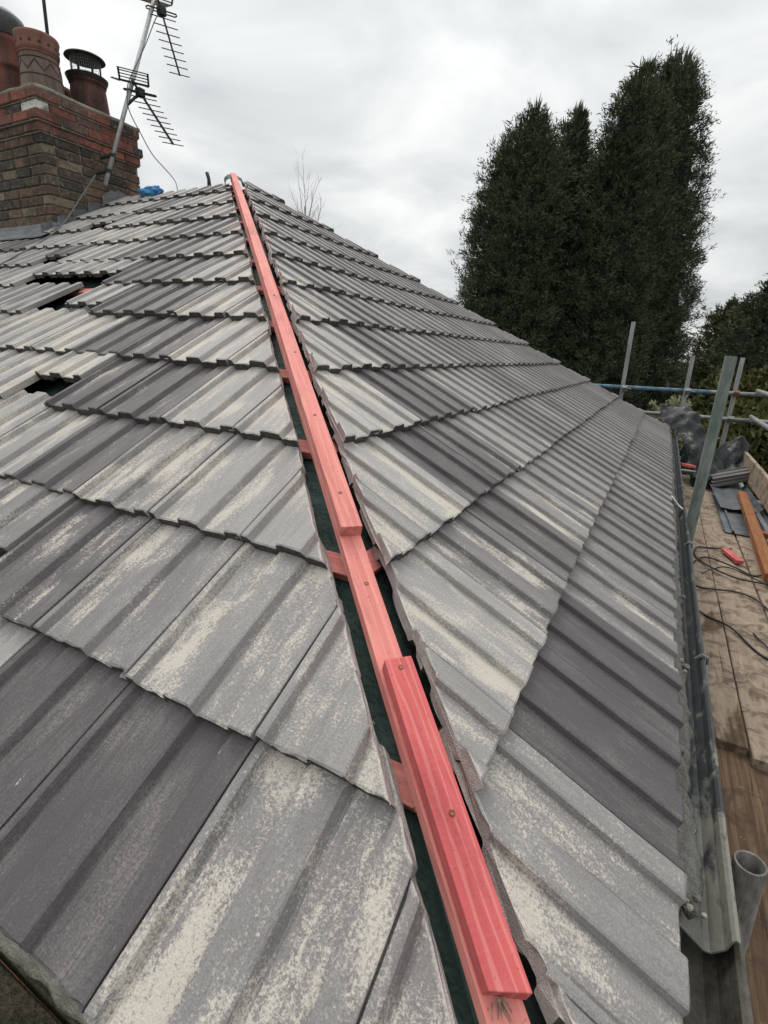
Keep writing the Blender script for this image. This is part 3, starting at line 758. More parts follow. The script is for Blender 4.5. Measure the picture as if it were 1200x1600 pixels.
# flaunching: sloped mortar bed on the head
b = MB(); n = 26; ox = .028
x0, x1, y0, y1 = CXW-ox, CX+ox, CY0-ox, CY1+ox
G = 26
for i in range(G+1):
    for j in range(G+1):
        u, v_ = i/G, j/G; x, y = x0+(x1-x0)*u, y0+(y1-y0)*v_
        e_ = min(x-x0, x1-x, y-y0, y1-y); h = .026 + .075*min(1, e_/.20)**.9 + .012*nz(x, y, 2, 7)
        b.v.append((x, y, 2.688+h))
for i in range(G):
    for j in range(G): a = i*(G+1)+j; b.f.append((a, a+G+1, a+G+2, a+1)); b.mi.append(0)
o = b.build('flaunching', 'mortar_pale', smooth=True); md = o.modifiers.new('s', 'SOLIDIFY'); md.thickness = .03; under(o, stack)
# ---- pots
def pot(loc, prof, mat, label, n=36):
    b = MB(); b.lathe(prof, n=n)
    o = b.build('chimney_pot', mat, smooth=True); o.scale = (PS,)*3; o.location = loc; o['label'] = label
    md = o.modifiers.new('s', 'SOLIDIFY'); md.thickness = .018; md.offset = -1
    under(o, house); bpy.context.view_layer.update(); return o
def ring(par, name, r, z, mat, rr=.012, n=36, loc=None, wav=0.0):
    b = MB(); b.tube([(r*math.cos(2*math.pi*i/n), r*math.sin(2*math.pi*i/n), z) for i in range(n+1)], rr, 8, cap=False)
    o = b.build(name, mat, smooth=True); o.location = par.location; o.scale = (PS,)*3; under(o, par); return o
bz = 2.755; PS = .84
p2 = pot((-5.37, 3.045, bz), [(.20, -.06), (.198, .02), (.185, .20), (.174, .33), (.172, .365)], 'pot_grey', 'grey clay chimney pot with zigzag band and red rolled rim')
b = MB(); b.lathe([(.170, .355), (.188, .372), (.190, .40), (.187, .43), (.192, .47), (.200, .495), (.196, .515), (.175, .522), (.155, .50), (.15, .36)], n=36)
o = b.build('rim', 'pot_rim', smooth=True); o.location = p2.location; o.scale = (PS,)*3; under(o, p2)
for a in range(14):
    an = 2*math.pi*a/14; b = MB(); b.lathe([(0, 0), (.011, 0), (.011, .006), (0, .006)], n=8)
    o = b.build('vent_hole', 'dark_metal'); o.matrix_world = Matrix.Translation(p2.location + PS*Vector((.186*math.cos(an), .186*math.sin(an), .425))) @ Matrix.Rotation(an, 4, 'Z') @ Matrix.Rotation(R_(90), 4, 'Y'); under(o, p2)
for z, r in ((.30, .1785), (.155, .1895)): ring(p2, 'band', r, z, 'pot_brown', .005)
ring(p2, 'band', .1725, .352, 'pot_rim', .010)
b = MB(); pts = []
for i in range(49):
    a = 2*math.pi*i/48; z = .20 if i % 4 < 2 else .275; z = .19 + .085*abs(((i/3) % 2) - 1); pts.append(((.189-(z-.155)*.075)*math.cos(a), (.189-(z-.155)*.075)*math.sin(a), z))
b.tube(pts, .005, 5, cap=False); o = b.build('zigzag', 'pot_brown'); o.location = p2.location; o.scale = (PS,)*3; under(o, p2)
p3 = pot((-5.37, 3.475, bz), [(.205, -.06), (.20, .02), (.178, .26), (.172, .30), (.186, .305), (.190, .335), (.196, .36), (.185, .366), (.165, .35)], 'pot_brown', 'brown chimney pot under a flat black rain cowl')
b = MB()
for a in (0.5, 2.1, 3.64, 5.2): b.box((-.012, -.003, 0), (.012, .003, .21), 0, Matrix.Translation((.155*math.cos(a), .155*math.sin(a), .345)) @ Matrix.Rotation(a+math.pi/2, 4, 'Z'))
b.lathe([(0, .600), (.10, .592), (.195, .560), (.203, .548), (.196, .545), (.10, .575), (0, .583)], n=36)
b.lathe([(.196, .335), (.208, .362), (.212, .374), (.200, .374)], n=36)
b.box((.19, -.008, .29), (.225, .008, .298))
o = b.build('cowl', 'dark_metal', smooth=False); o.location = p3.location; o.scale = (PS,)*3; under(o, p3)
b = MB(); nn = 44
for i in range(nn):
    a = 2*math.pi*i/nn; b.tube([(.15*math.cos(a), .15*math.sin(a), .35), (.15*math.cos(a), .15*math.sin(a), .55)], .0010, 4, cap=False)
for j in range(1, 8):
    b.tube([(.15*math.cos(2*math.pi*i/24), .15*math.sin(2*math.pi*i/24), 0.35+.026*j) for i in range(25)], .0010, 4, cap=False)
o = b.build('mesh_guard', 'aluminium'); o.location = p3.location; o.scale = (PS,)*3; under(o, p3)
p1 = pot((-5.83, 3.045, bz), [(.215, -.06), (.21, .02), (.20, .26), (.20, .30), (.212, .31), (.215, .34), (.205, .35), (.205, .50), (.22, .53), (.226, .57), (.215, .60), (.20, .60)], 'pot_terracotta', 'terracotta chimney pot under a black domed cap')
b = MB(); b.lathe([(.232, .585), (.236, .62), (.225, .70), (.19, .78), (.12, .84), (0, .86)], n=36); o = b.build('dome_cap', 'dark_metal', smooth=True); o.location = p1.location; o.scale = (PS,)*3; under(o, p1)
p4 = pot((-5.86, 3.46, bz), [(.205, -.06), (.20, .02), (.178, .26), (.172, .30), (.186, .305), (.19, .36), (.165, .35)], 'pot_terracotta', 'rear terracotta chimney pot half hidden by the others')
# ---- lead flashing
b = MB(); n = 12

for i in range(n+1):
    x = CX + .12 - (1.45)*i/n
    for (y, h) in ((2.58, .070), (2.67, .072), (2.758, .078), (2.761, .085), (2.759, .110)):
        z = y*SP/CP + h if y < 2.7605 else 2.7605*SP/CP + h
        b.v.append((x, y + .004*nz(x*6, y*5, 1), z + .006*nz(x*7, y*4, 4)))
for i in range(n):
    for j in range(4): a = i*5+j; b.f.append((a, a+1, a+6, a+5)); b.mi.append(0)
o = b.build('lead_apron', 'lead', smooth=True); md = o.modifiers.new('s', 'SOLIDIFY'); md.thickness = .004; under(o, stack)
for i in range(6):      # stepped flashing up the right side
    y0_ = 2.66 + .15*i; y1_ = y0_ + .19; zb = .055
    z0_, z1_ = min(y0_, 6.9)*SP/CP, min(y1_, RUN)*SP/CP
    zt_ = 1.727 + .076*round((z1_ + .065 - 1.727)/.076)
    xx = CX + .006 + .0018*i
    vs_ = [(xx, y0_, z0_+zb), (xx, y1_, z1_+zb), (xx + .004, y1_, zt_), (xx + .003, y0_+.10, zt_+.004), (xx + .002, y0_, z0_+zb+.09),
           (xx + .06, y0_, z0_+zb-.002), (xx + .06, y1_, z1_+zb-.002)]
    b = MB(); b.add(vs_, [(0, 1, 2, 3, 4), (0, 5, 6, 1)])
    o = b.build('step_flashing', 'lead'); md = o.modifiers.new('s', 'SOLIDIFY'); md.thickness = .004; under(o, stack)

# ---------------------------------------------------------------- TV aerial (stands against the chimney)
aer = tag(empty('tv_aerial', (-4.92, 3.22, 2.10)), 'leaning grey mast with two comb-like TV aerials strapped to the chimney', 'aerial')
bpy.context.view_layer.update()
MA, MBt = Vector((-4.90, 3.205, 2.10)), Vector((-4.90, 3.935, 3.83))
md_ = (MBt-MA).normalized()
b = MB(); b.tube([MA, MBt], .0185, 12); under(b.build('mast', 'aluminium', smooth=True), aer)
def yagi(base, tip, elem, n, names, refl):
    base, tip = Vector(base), Vector(tip); d = (tip-base); L = d.length; d.normalize()
    b = MB(); b.bar(base, tip, .016, .016); boom = under(b.build('aerial_boom', 'dark_metal'), aer); bpy.context.view_layer.update()
    ev = Vector(elem).normalized()
    for i in range(n):
        p = base + d*(L*(.27 + .72*i/(n-1))); hl = .115 - .02*i/n
        b = MB(); b.tube([p-ev*hl, p+ev*hl], .0042, 6); under(b.build('aerial_element', 'dark_metal', smooth=True), boom)
    p = base + d*L*.19; sv = d.cross(ev).normalized()
    b = MB(); b.tube([p-ev*.13+sv*.02, p+ev*.13+sv*.02, p+ev*.14, p+ev*.13-sv*.02, p-ev*.13-sv*.02, p-ev*.14, p-ev*.13+sv*.02], .006, 6); b.box((-.03, -.03, -.03), (.03, .03, .03), 0, Matrix.Translation(p))
    under(b.build('dipole', 'dark_metal', smooth=False), boom)
    # reflector: two ladder grids spread in a V
    for sg in (1, -1):
        q_ = base + d*L*.06; wv_ = (sv*sg*.9 - d*.35).normalized()
        b = MB()
        for f in (-.5, .5): b.bar(q_ + ev*f*.24, q_ + ev*f*.24 + wv_*.17, .016, .005, upd=d)
        for f in (.02, .06, .10, .14, .17): b.bar(q_ - ev*.13 + wv_*f, q_ + ev*.13 + wv_*f, .013, .005, upd=d)
        under(b.build('reflector', refl), boom)
    return boom
def mast_pt(z): return MA + md_*((z-MA.z)/md_.z)
yagi(mast_pt(3.74) + Vector((.03, .02, .05)), (-4.75, 4.013, 3.207), (.35, .93, .10), 8, '', 'aluminium')
yagi(mast_pt(3.00) + Vector((.03, -.02, .02)), (-4.75, 3.878, 2.601), (.45, .88, .05), 9, '', 'dark_metal')
b = MB(); b.tube([mast_pt(2.80), mast_pt(2.80)+Vector((.03, .08, .09)), mast_pt(3.0)+Vector((.04, .06, -.06))], .012, 8); under(b.build('aerial_bracket', 'dark_metal', smooth=True), aer)
for z in (2.22, 2.36):
    p = mast_pt(z); b = MB(); b.bar(p + Vector((-.14, -.02, -.01)), p + Vector((.02, .0, 0)), .022, .016); b.lathe([(.021, -.015), (.028, -.015), (.028, .015), (.021, .015)], c=p, n=12)
    under(b.build('mast_clamp', 'dark_metal'), aer)
c0 = mast_pt(3.68); b = MB()
pts = [c0 + Vector((.05, .08, .0)), c0 + Vector((.03, .02, -.06)), mast_pt(3.35) + Vector((.022, .015, 0)), mast_pt(3.1) + Vector((.022, -.03, 0)), mast_pt(2.95) + Vector((.022, -.045, 0)), mast_pt(2.78) + Vector((.02, .02, 0)), Vector((-4.86, 3.60, 2.62)), Vector((-4.82, 3.68, 2.47)), Vector((-4.72, 3.72, 2.36)), Vector((-4.60, 3.70, 2.27)), Vector((-4.46, 3.62, 2.18)), Vector((-4.36, 3.54, 2.09))]
def smooth_pts(pts, n=6):
    out = []
    P_ = [Vector(p) for p in pts]
    for i in range(len(P_)-1):
        p0, p1, p2_, p3_ = P_[max(i-1, 0)], P_[i], P_[i+1], P_[min(i+2, len(P_)-1)]
        for j in range(n):
            t = j/n; out.append(.5*((2*p1) + (p2_-p0)*t + (2*p0-5*p1+4*p2_-p3_)*t*t + (3*p1-p0-3*p2_+p3_)*t**3))
    out.append(P_[-1]); return out
b.tube(smooth_pts(pts), .0045, 6); under(b.build('cable', 'cable_grey', smooth=True), aer)
# thin rod behind the pots
b = MB(); b.tube([(-6.1, 3.60, 2.6), (-6.1, 3.65, 5.2)], .016, 8)
tag(b.build('mast_pole', 'dark_metal', smooth=True), 'thin dark pole rising behind the chimney pots', 'pole')
# wire lying over the tiles below the chimney
def onLz(x, y, h=.075): return Vector((x, y, y*SP/CP + h))
b = MB(); b.tube(smooth_pts([(-4.98, 3.18, 2.18), (-4.93, 3.0, 1.98), onLz(-4.86, 2.75, .10), onLz(-4.7, 2.45), onLz(-4.62, 2.1, .07), onLz(-4.5, 1.75, .07), onLz(-4.45, 1.5, .07)]), .005, 6)
tag(b.build('loose_cable', 'cable_grey', smooth=True), 'thin grey cable trailing from the chimney over the tiles', 'cable')
# blue bag on the ridge
bmv = bmesh.new(); bmesh.ops.create_icosphere(bmv, subdivisions=4, radius=1)
for v_ in bmv.verts:
    c = v_.co.copy(); r = 1 + .35*nz(c.x*1.6, c.y*1.6, c.z*1.6) + .22*nz(c.x*5, c.y*5, c.z*5+3); v_.co = Vector((c.x*.15*r, c.y*.06*r, c.z*.045*r))
me = bpy.data.meshes.new('blue_bag'); bmv.to_mesh(me); bmv.free(); me.materials.append(M['blue_plastic'])
for p in me.polygons: p.use_smooth = True
o = bpy.data.objects.new('plastic_bag', me); o.location = (-4.53, 3.40, 2.06); link(o); tag(o, 'crumpled bright blue plastic bag on the ridge beside the chimney', 'bag')

# ---------------------------------------------------------------- scaffold
TR = .0242
scaf = tag(empty('scaffold', (.6, 3.5, -5.2)), 'tubular steel scaffold around the eaves with blue-painted rail', 'scaffold')
bpy.context.view_layer.update()
def tube_obj(name, a, b_, mat, r=TR, hollow=True):
    a, b_ = Vector(a), Vector(b_); d = (b_-a).normalized(); b = MB(); n = 18
    x = d.cross(Vector((0, 0, 1)) if abs(d.z) < .9 else Vector((1, 0, 0))).normalized(); y = d.cross(x)
    L = (b_-a).length
    for (rr, z) in ((r*.82, .25 if L > .5 else 0.1), (r*.82, .002), (r*.86, 0), (r*.97, 0), (r, .002), (r, L-.002), (r*.97, L), (r*.86, L), (r*.82, L-.002), (r*.82, max(L-.25, L*.5))):
        for j in range(n):
            an = 2*math.pi*j/n; b.v.append(tuple(a + d*z + (x*math.cos(an)+y*math.sin(an))*rr))
    for i in range(9):
        for j in range(n): b.f.append((i*n+j, i*n+(j+1) % n, (i+1)*n+(j+1) % n, (i+1)*n+j)); b.mi.append(0)
    b.f.append(tuple(range(9*n, 10*n))); b.mi.append(0); b.f.append(tuple(reversed(range(n)))); b.mi.append(0)
    o = b.build(name, mat, smooth=True)
    md = o.modifiers.new('e', 'EDGE_SPLIT'); md.split_angle = R_(40)
    return under(o, scaf)
def coupler(p, mat='rust_coupler', ax='x'):
    b = MB(); r = TR+.008
    b.lathe([(TR, -.028), (r, -.028), (r+.002, 0), (r, .028), (TR, .028)], c=p, n=14)
    q_ = Vector(p) + Vector((0, -.055, 0)); b.box((-.03, -.03, -.03), (.03, .03, .03), 0, Matrix.Translation(q_) @ Matrix.Rotation(.5, 4, 'X'))
    b.tube([q_ + Vector((.02, 0, 0)), q_ + Vector((.075, -.01, 0))], .009, 6)
    under(b.build('coupler', mat), scaf)
YF = 7.30
NP = (.142, 2.80)
o = tube_obj('standard', (NP[0], NP[1], -5.2), (NP[0]-.006, NP[1]+.17, .852), 'galvanised_green', r=.0275)
tube_obj('standard', (.178, YF, -5.2), (.123, YF, .886), 'galvanised')
tube_obj('standard', (.70, YF+.10, -5.2), (.645, YF+.10, .895), 'galvanised')
tube_obj('standard', (-.52, YF, -5.2), (-.61, YF, 1.27), 'galvanised')
tube_obj('standard', (.45, .74, -5.2), (.159, .724, -.052), 'galvanised_dull', r=.0265)
tube_obj('standard', (.985, 1.0, -5.2), (.985, 1.0, .62), 'galvanised')
tube_obj('standard', (.985, 4.0, -5.2), (.985, 4.0, -.15), 'galvanised')
tube_obj('ledger', (-2.6, YF+.05, .44), (.40, YF+.05, .476), 'blue_paint')
tube_obj('ledger', (.401, YF+.05, .476), (1.35, YF+.05, .487), 'galvanised')
tube_obj('ledger', (-.62, YF+.05, .158), (1.35, YF+.05, .178), 'galvanised')
tube_obj('guard_rail', (.865, YF+.03, .525), (.93, 1.0, .50), 'galvanised')
tube_obj('guard_rail', (.865, YF+.03, .222), (.93, 1.0, .20), 'galvanised')
for y in (.9, 2.6, 4.4, 6.2, 7.5): tube_obj('transom', (.10, y, -.5635), (1.05, y, -.5635), 'galvanised')
tube_obj('ledger', (.15, -.6, -.614), (.15, 7.6, -.614), 'galvanised'); tube_obj('ledger', (.95, -.6, -.614), (.95, 7.6, -.614), 'galvanised')
coupler((.66, YF+.10, .483)); coupler((-.57, YF, .455), 'galvanised'); coupler((.145, YF, .47), 'galvanised'); coupler((.67, YF+.10, .17), 'galvanised')

# boards: each its own thing
def board(x0, y0, y1, z, tilt=0.0, dust=.6, label='', dirty=False, wd=.217, along='y', group='scaffold boards'):
    L = y1-y0; b = MB(); n = max(6, int(L/.12)); th = .038
    for i in range(n+1):
        y = L*i/n
        for (x, zz) in ((-wd/2, -th), (wd/2, -th), (wd/2, -.003), (wd/2-.004, 0), (-wd/2+.004, 0), (-wd/2, -.003)):
            e_ = .006*nz(x*30, y*9, z*9 + x0*5) if abs(x) > wd/2-.005 else 0
            jy = .006*nz(x*25, zz*60, x0*3) if i in (0, n) else 0
            b.v.append((x + e_*.25, y + jy, zz + .0025*nz(y*1.3, x*4, x0*9)))
    for i in range(n):
        for j in range(6): a = i*6+j; c = i*6+(j+1) % 6; b.f.append((a, c, c+6, a+6)); b.mi.append(0)
    b.f.append(tuple(reversed(range(6)))); b.f.append(tuple(range(n*6, n*6+6))); b.mi += [0, 0]
    b.f = [tuple(reversed(f)) for f in b.f]
    o = b.build('scaffold_board', 'dirty_board' if dirty else 'scaffold_wood')
    if along == 'y': o.matrix_world = Matrix.Translation((x0, y0, z)) @ Matrix.Rotation(tilt, 4, 'Z')
    else: o.matrix_world = Matrix.Translation((y0, x0, z)) @ Matrix.Rotation(R_(-90), 4, 'Z')
    o.color = (dust, rnd.random(), 0, 1)
    return tag(o, label, 'board', group)
ZP = -.50
board(.262, 1.735, 6.9, ZP, 0, .60, 'weathered scaffold board nearest the gutter, wood grain showing')
board(.486, 1.69, 6.9, ZP, .001, .85, 'pale dusty scaffold board, second from the gutter')
board(.710, 1.75, 6.9, ZP, -.001, .80, 'pale dusty scaffold board, third from the gutter')
board(.272, -.9, 1.80, ZP-.0385, -.004, .18, 'brown scaffold board beside the open tube end')
board(.496, -.9, 1.80, ZP-.0385, 0, .20, 'brown scaffold board one step lower, second from the gutter')
board(.720, -.9, 1.80, ZP-.0385, 0, .25, 'brown scaffold board one step lower, third from the gutter')
o = board(1.06, 2.0, 6.95, -.30, 0, .75, 'toe board on edge along the outer scaffold, pale and splashed')
o.matrix_world = Matrix.Translation((.875, 2.0, -.255)) @ Matrix.Rotation(R_(90), 4, 'Y')
for i in range(3):
    o = board(0, 0, 3.6, -.62, 0, .2, ['dirt-caked board below the tile edge at lower left', 'dirt-caked board, second out below the lower left eave', 'dirt-caked board, outermost below the lower left eave'][i], True, along='x')
    o.matrix_world = Matrix.Translation((-3.9, .175-.226*i, -.40)) @ Matrix.Rotation(R_(-90), 4, 'Z')

# ---------------------------------------------------------------- things on the scaffold
def crumple(name, mat, loc, size, seed, label, cat, flat=0.0, rot=0.0, sub=5, amp=.5, sharp=True):
    bmv = bmesh.new(); bmesh.ops.create_icosphere(bmv, subdivisions=sub, radius=1)
    rc = random.Random(int(seed*100)); DIRS = []
    for o_ in range(9): DIRS.append((Vector((rc.gauss(0, 1), rc.gauss(0, 1), rc.gauss(0, 1))).normalized(), 1.2 + o_*.75, rc.random()*2, .30*.82**o_))
    for v_ in bmv.verts:
        c = v_.co.copy(); r = 1.0
        for (nd, fr, ph, wt) in DIRS: 
            x = c.dot(nd)*fr + ph; r -= amp*wt*abs((x % 2) - 1)
        p = c*(r + amp*.45); p = Vector((p.x*size[0], p.y*size[1], max(p.z, -.6)*size[2])); v_.co = p
    me = bpy.data.meshes.new(name); bmv.to_mesh(me); bmv.free(); me.materials.append(M[mat])
    if not sharp:
        for p in me.polygons: p.use_smooth = True
    o = bpy.data.objects.new(name, me); o.location = loc; o.rotation_euler.z = rot; link(o)
    return tag(o, label, cat)
def drape(name, mat, grid, label, cat, n=26, seed=0, amp=.075):
    # grid: rows of control points -> smooth crumpled sheet
    rows = [smooth_pts(r, 14) for r in grid]; cols = list(zip(*rows)); cols = [smooth_pts(c, 14) for c in cols]
    b = MB(); nc, nr = len(cols), len(cols[0])
    rc = random.Random(seed); DIRS = [(Vector((rc.gauss(0, 1), rc.gauss(0, 1), rc.gauss(0, 1))).normalized(), 3.5 + 2.6*o_, rc.random()*2, .42*.75**o_) for o_ in range(7)]
    for i in range(nc):
        for j in range(nr):
            p = cols[i][j]; h_ = 0
            for (nd, fr, ph, wt) in DIRS:
                x = (p.dot(nd) + .05*nz(p.x*4, p.y*4, p.z*4))*fr + ph; h_ += wt*(abs((x % 2) - 1)-.5)
            b.v.append(tuple(p + Vector((.4, -.5, .8))*(amp*2.2*h_)))
    for i in range(nc-1):
        for j in range(nr-1): a = i*nr+j; b.f.append((a, a+nr, a+nr+1, a+1)); b.mi.append(0)
    o = b.build(name, mat, smooth=False); md = o.modifiers.new('s', 'SOLIDIFY'); md.thickness = .004
    return tag(o, label, cat)
drape('tarpaulin', 'sheet_black', [
    [(-.12, 7.28, .30), (.05, 7.22, .31), (.25, 7.15, .22), (.40, 7.05, .02)],
    [(-.05, 7.05, .12), (.15, 6.95, .20), (.36, 6.90, .08), (.55, 6.85, -.15)],
    [(.16, 6.75, -.05), (.28, 6.70, .02), (.46, 6.65, -.12), (.66, 6.6, -.33)],
    [(.16, 6.45, -.42), (.30, 6.38, -.30), (.46, 6.34, -.38), (.62, 6.3, -.47)]],
    'black plastic sheet heaped over the far end of the scaffold by the roof edge', 'tarpaulin', seed=2)
drape('tarpaulin', 'sheet_black', [
    [(0.52, 7.25, -.40), (0.63, 7.28, -.16), (0.77, 7.28, -.10), (0.90, 7.24, -.22), (0.94, 7.20, -.46)],
    [(0.50, 7.00, -.44), (0.61, 7.02, -.18), (0.76, 7.04, -.03), (0.88, 7.02, -.16), (0.93, 6.98, -.46)],
    [(0.52, 6.80, -.46), (0.63, 6.78, -.28), (0.76, 6.80, -.16), (0.86, 6.80, -.28), (0.92, 6.78, -.47)],
    [(0.53, 6.62, -.48), (0.64, 6.58, -.45), (0.76, 6.58, -.42), (0.85, 6.60, -.45), (0.92, 6.62, -.48)]],
    'crumpled black plastic bundle at the far end beside the toe board', 'tarpaulin', seed=9, amp=.10)
crumple('tarpaulin', 'sheet_black', (.42, 6.30, -.42), (.12, .16, .10), 8.2, 'small folded piece of black sheet on the boards in front of the heap', 'tarpaulin', sub=4, amp=.7)
# loose dark tiles leaning in a pile
for i in range(3):
    o = bpy.data.objects.new('loose_roof_tile', NEAR[i]); link(o)
    o.matrix_world = Matrix.Translation((.46 + .012*i, 6.42 + .03*i, -.452 + .034*i)) @ Matrix.Rotation(R_(-78 - 2*i), 4, 'Z') @ Matrix.Rotation(R_(19), 4, 'X')
    o.color = (.10, .05, rnd.random(), 1)
    tag(o, ['dark roof tile at the bottom of the small pile on the boards', 'dark roof tile in the middle of the small pile on the boards', 'dark roof tile on top of the small pile on the boards'][i], 'roof tile', 'loose tiles piled on the scaffold')
# plastic troughs: channel sections lying along the boards
def trough(sec, y0, y1, x0, mat, label, z=ZP, rot=0.0):
    b = MB(); n = 10; m_ = len(sec)
    for i in range(n+1):
        y = (y1-y0)*i/n
        for (x, z_) in sec: b.v.append((x, y, z_ + .004*nz(y*3, x*9, 2)))
    for i in range(n):
        for j in range(m_-1): a = i*m_+j; b.f.append((a, a+m_, a+m_+1, a+1)); b.mi.append(0)
    b.f = [tuple(reversed(f)) for f in b.f]
    o = b.build('plastic_trough', mat); md = o.modifiers.new('s', 'SOLIDIFY'); md.thickness = .003
    o.matrix_world = Matrix.Translation((x0, y0, z)) @ Matrix.Rotation(rot, 4, 'Z')
    return tag(o, label, 'trough', 'plastic troughs on the boards')
trough([(-.17, .05), (-.15, .022), (-.05, .012), (.02, .03), (.08, .03), (.14, .02), (.17, .06)], 5.25, 6.30, .69, 'plastic_grey', 'wide dark grey plastic trough lying by the toe board', rot=.02, z=ZP+.03)
trough([(-.19, .03), (-.17, .008), (-.13, .008), (-.125, .03), (-.115, .03), (-.11, .008), (.05, .008), (.055, .03), (.065, .03), (.07, .008), (.11, .008), (.115, .03), (.125, .03), (.13, .008), (.17, .008), (.19, .03)], 4.55, 5.9, .70, 'plastic_grey', 'ribbed grey plastic trough under the orange timber', z=ZP+.004)
def timber_obj(name, a, b_, wx, wz, mat, label, cat, group=None):
    a, b_ = Vector(a), Vector(b_); L = (b_-a).length; b = MB(); b.bar((0, 0, 0), (0, L, 0), wx, wz)
    y = (b_-a).normalized(); x = y.cross(Vector((0, 0, 1))).normalized(); z = x.cross(y)
    o = b.build(name, mat, bevel=.002); m = Matrix((x, y, z)).transposed().to_4x4(); m.translation = a; o.matrix_world = m
    return tag(o, label, cat, group)
timber_obj('timber', (.665, 3.45, -.430), (.745, 5.75, -.400), .072, .05, 'timber_orange', 'long orange-brown timber lying on the boards', 'timber')
timber_obj('timber', (.735, 4.60, -.470), (.86, 4.55, -.465), .072, .05, 'timber_orange', 'short orange-brown timber crossing beside the long one', 'timber')
timber_obj('batten_offcut', (.545, 3.78, -.472), (.475, 4.01, -.472), .05, .025, 'timber_red', 'short red batten offcut among the loose cables', 'offcut', 'red batten offcuts on the boards')
timber_obj('batten_offcut', (.17, 5.72, -.18), (.30, 5.78, -.20), .05, .025, 'timber_red', 'red batten offcut sticking out by the black sheet', 'offcut', 'red batten offcuts on the boards')
crumple('glove', 'white_plastic', (.785, 3.98, -.46), (.045, .07, .03), 1.1, 'pale crumpled work glove against the orange timber', 'glove', sub=4, amp=.7, sharp=False)
crumple('rag', 'galvanised_green', (.785, 4.30, -.45), (.075, .05, .03), 3.1, 'grey-green rag draped beside the orange timber', 'rag', sub=4, amp=.7, sharp=False)
# cables
zc0 = ZP + .007
def cable(pts, label, r=.0055):
    b = MB(); b.tube(smooth_pts([(x, y, zc0 + z) for (x, y, z) in pts], 8), r, 6)
    return tag(b.build('cable', 'cable_black', smooth=True), label, 'cable', 'black cables on the boards')
cable([(.52, 4.03, .03), (.40, 4.06, .0), (.30, 3.98, .01), (.285, 3.80, .0), (.36, 3.60, .01), (.50, 3.45, .02), (.66, 3.42, .03), (.78, 3.46, .0), (.84, 3.48, 0)], 'black cable looping out from the red offcut across the boards')
cable([(.20, 3.62, .02), (.235, 3.55, .0), (.29, 3.70, .01), (.36, 3.76, .02), (.50, 3.66, .02), (.62, 3.62, .0), (.74, 3.72, .05), (.80, 3.9, .01), (.84, 3.8, 0)], 'black cable wriggling over the boards past the orange timber')
cable([(.20, 3.30, .03), (.27, 3.22, .0), (.36, 3.20, .01), (.47, 3.26, .0), (.56, 3.18, .01), (.66, 2.98, .0), (.80, 2.86, .0)], 'black cable crossing the boards below the looped ones')
cable([(.30, 3.40, .02), (.36, 3.52, .02), (.46, 3.60, .03), (.60, 3.50, .02), (.74, 3.34, .02), (.83, 3.36, .0)], 'thin black cable arching inside the loops', .0042)
cable([(.235, 2.83, .02), (.30, 2.80, .0), (.40, 2.70, .01), (.50, 2.50, .0), (.62, 2.40, .01), (.8, 2.34, 0)], 'black cable nearest the camera, crossing two boards')
cable([(.50, 2.72, .0), (.52, 2.62, .01), (.58, 2.53, .0), (.68, 2.50, .0)], 'short end of black cable on the third board', .0042)

# ---------------------------------------------------------------- vegetation
def np_mesh(name, V, F, mats, mi=None):
    me = bpy.data.meshes.new(name); nV, nF = len(V), len(F); k_ = F.shape[1]
    me.vertices.add(nV); me.vertices.foreach_set('co', V.astype(np.float32).ravel())
    me.loops.add(nF*k_); me.loops.foreach_set('vertex_index', F.astype(np.int32).ravel())
    me.polygons.add(nF); me.polygons.foreach_set('loop_start', np.arange(0, nF*k_, k_, dtype=np.int32))
    for m in mats: me.materials.append(M[m])
    me.update(calc_edges=True); me.validate(); return me
def blades(P, D, Ln, W, rs, nb=5, spread=.8):
    """fan of nb thin triangles at each point P along direction D"""
    n = len(P); V = []; 
    for b_ in range(nb):
        d = D + rs.normal(0, spread*.45, (n, 3)); d /= np.linalg.norm(d, axis=1)[:, None]
        s_ = np.cross(d, rs.normal(0, 1, (n, 3))); s_ /= np.linalg.norm(s_, axis=1)[:, None]+1e-9
        o_ = P + rs.normal(0, .05, (n, 3)); l = (Ln*rs.uniform(.6, 1.15, n))[:, None]; w_ = (W*rs.uniform(.7, 1.3, n))[:, None]
        V.append(np.stack([o_ - s_*w_*.5, o_ + d*l*.45 - s_*w_*.55, o_ + d*l, o_ + d*l*.45 + s_*w_*.55], 1))
    V = np.concatenate(V, 0).reshape(-1, 3); F = np.arange(len(V)).reshape(-1, 4)
    return V, F
def lump(th, z, seed, a=.22):
    out = np.empty(len(th))
    for i in range(len(th)):
        out[i] = 1 + a*mnoise.noise(Vector((math.cos(th[i])*1.4+seed, math.sin(th[i])*1.4, z[i]*.55))) + a*.7*mnoise.noise(Vector((math.cos(th[i])*3.1, math.sin(th[i])*3.1+seed, z[i]*1.3)))
    return out
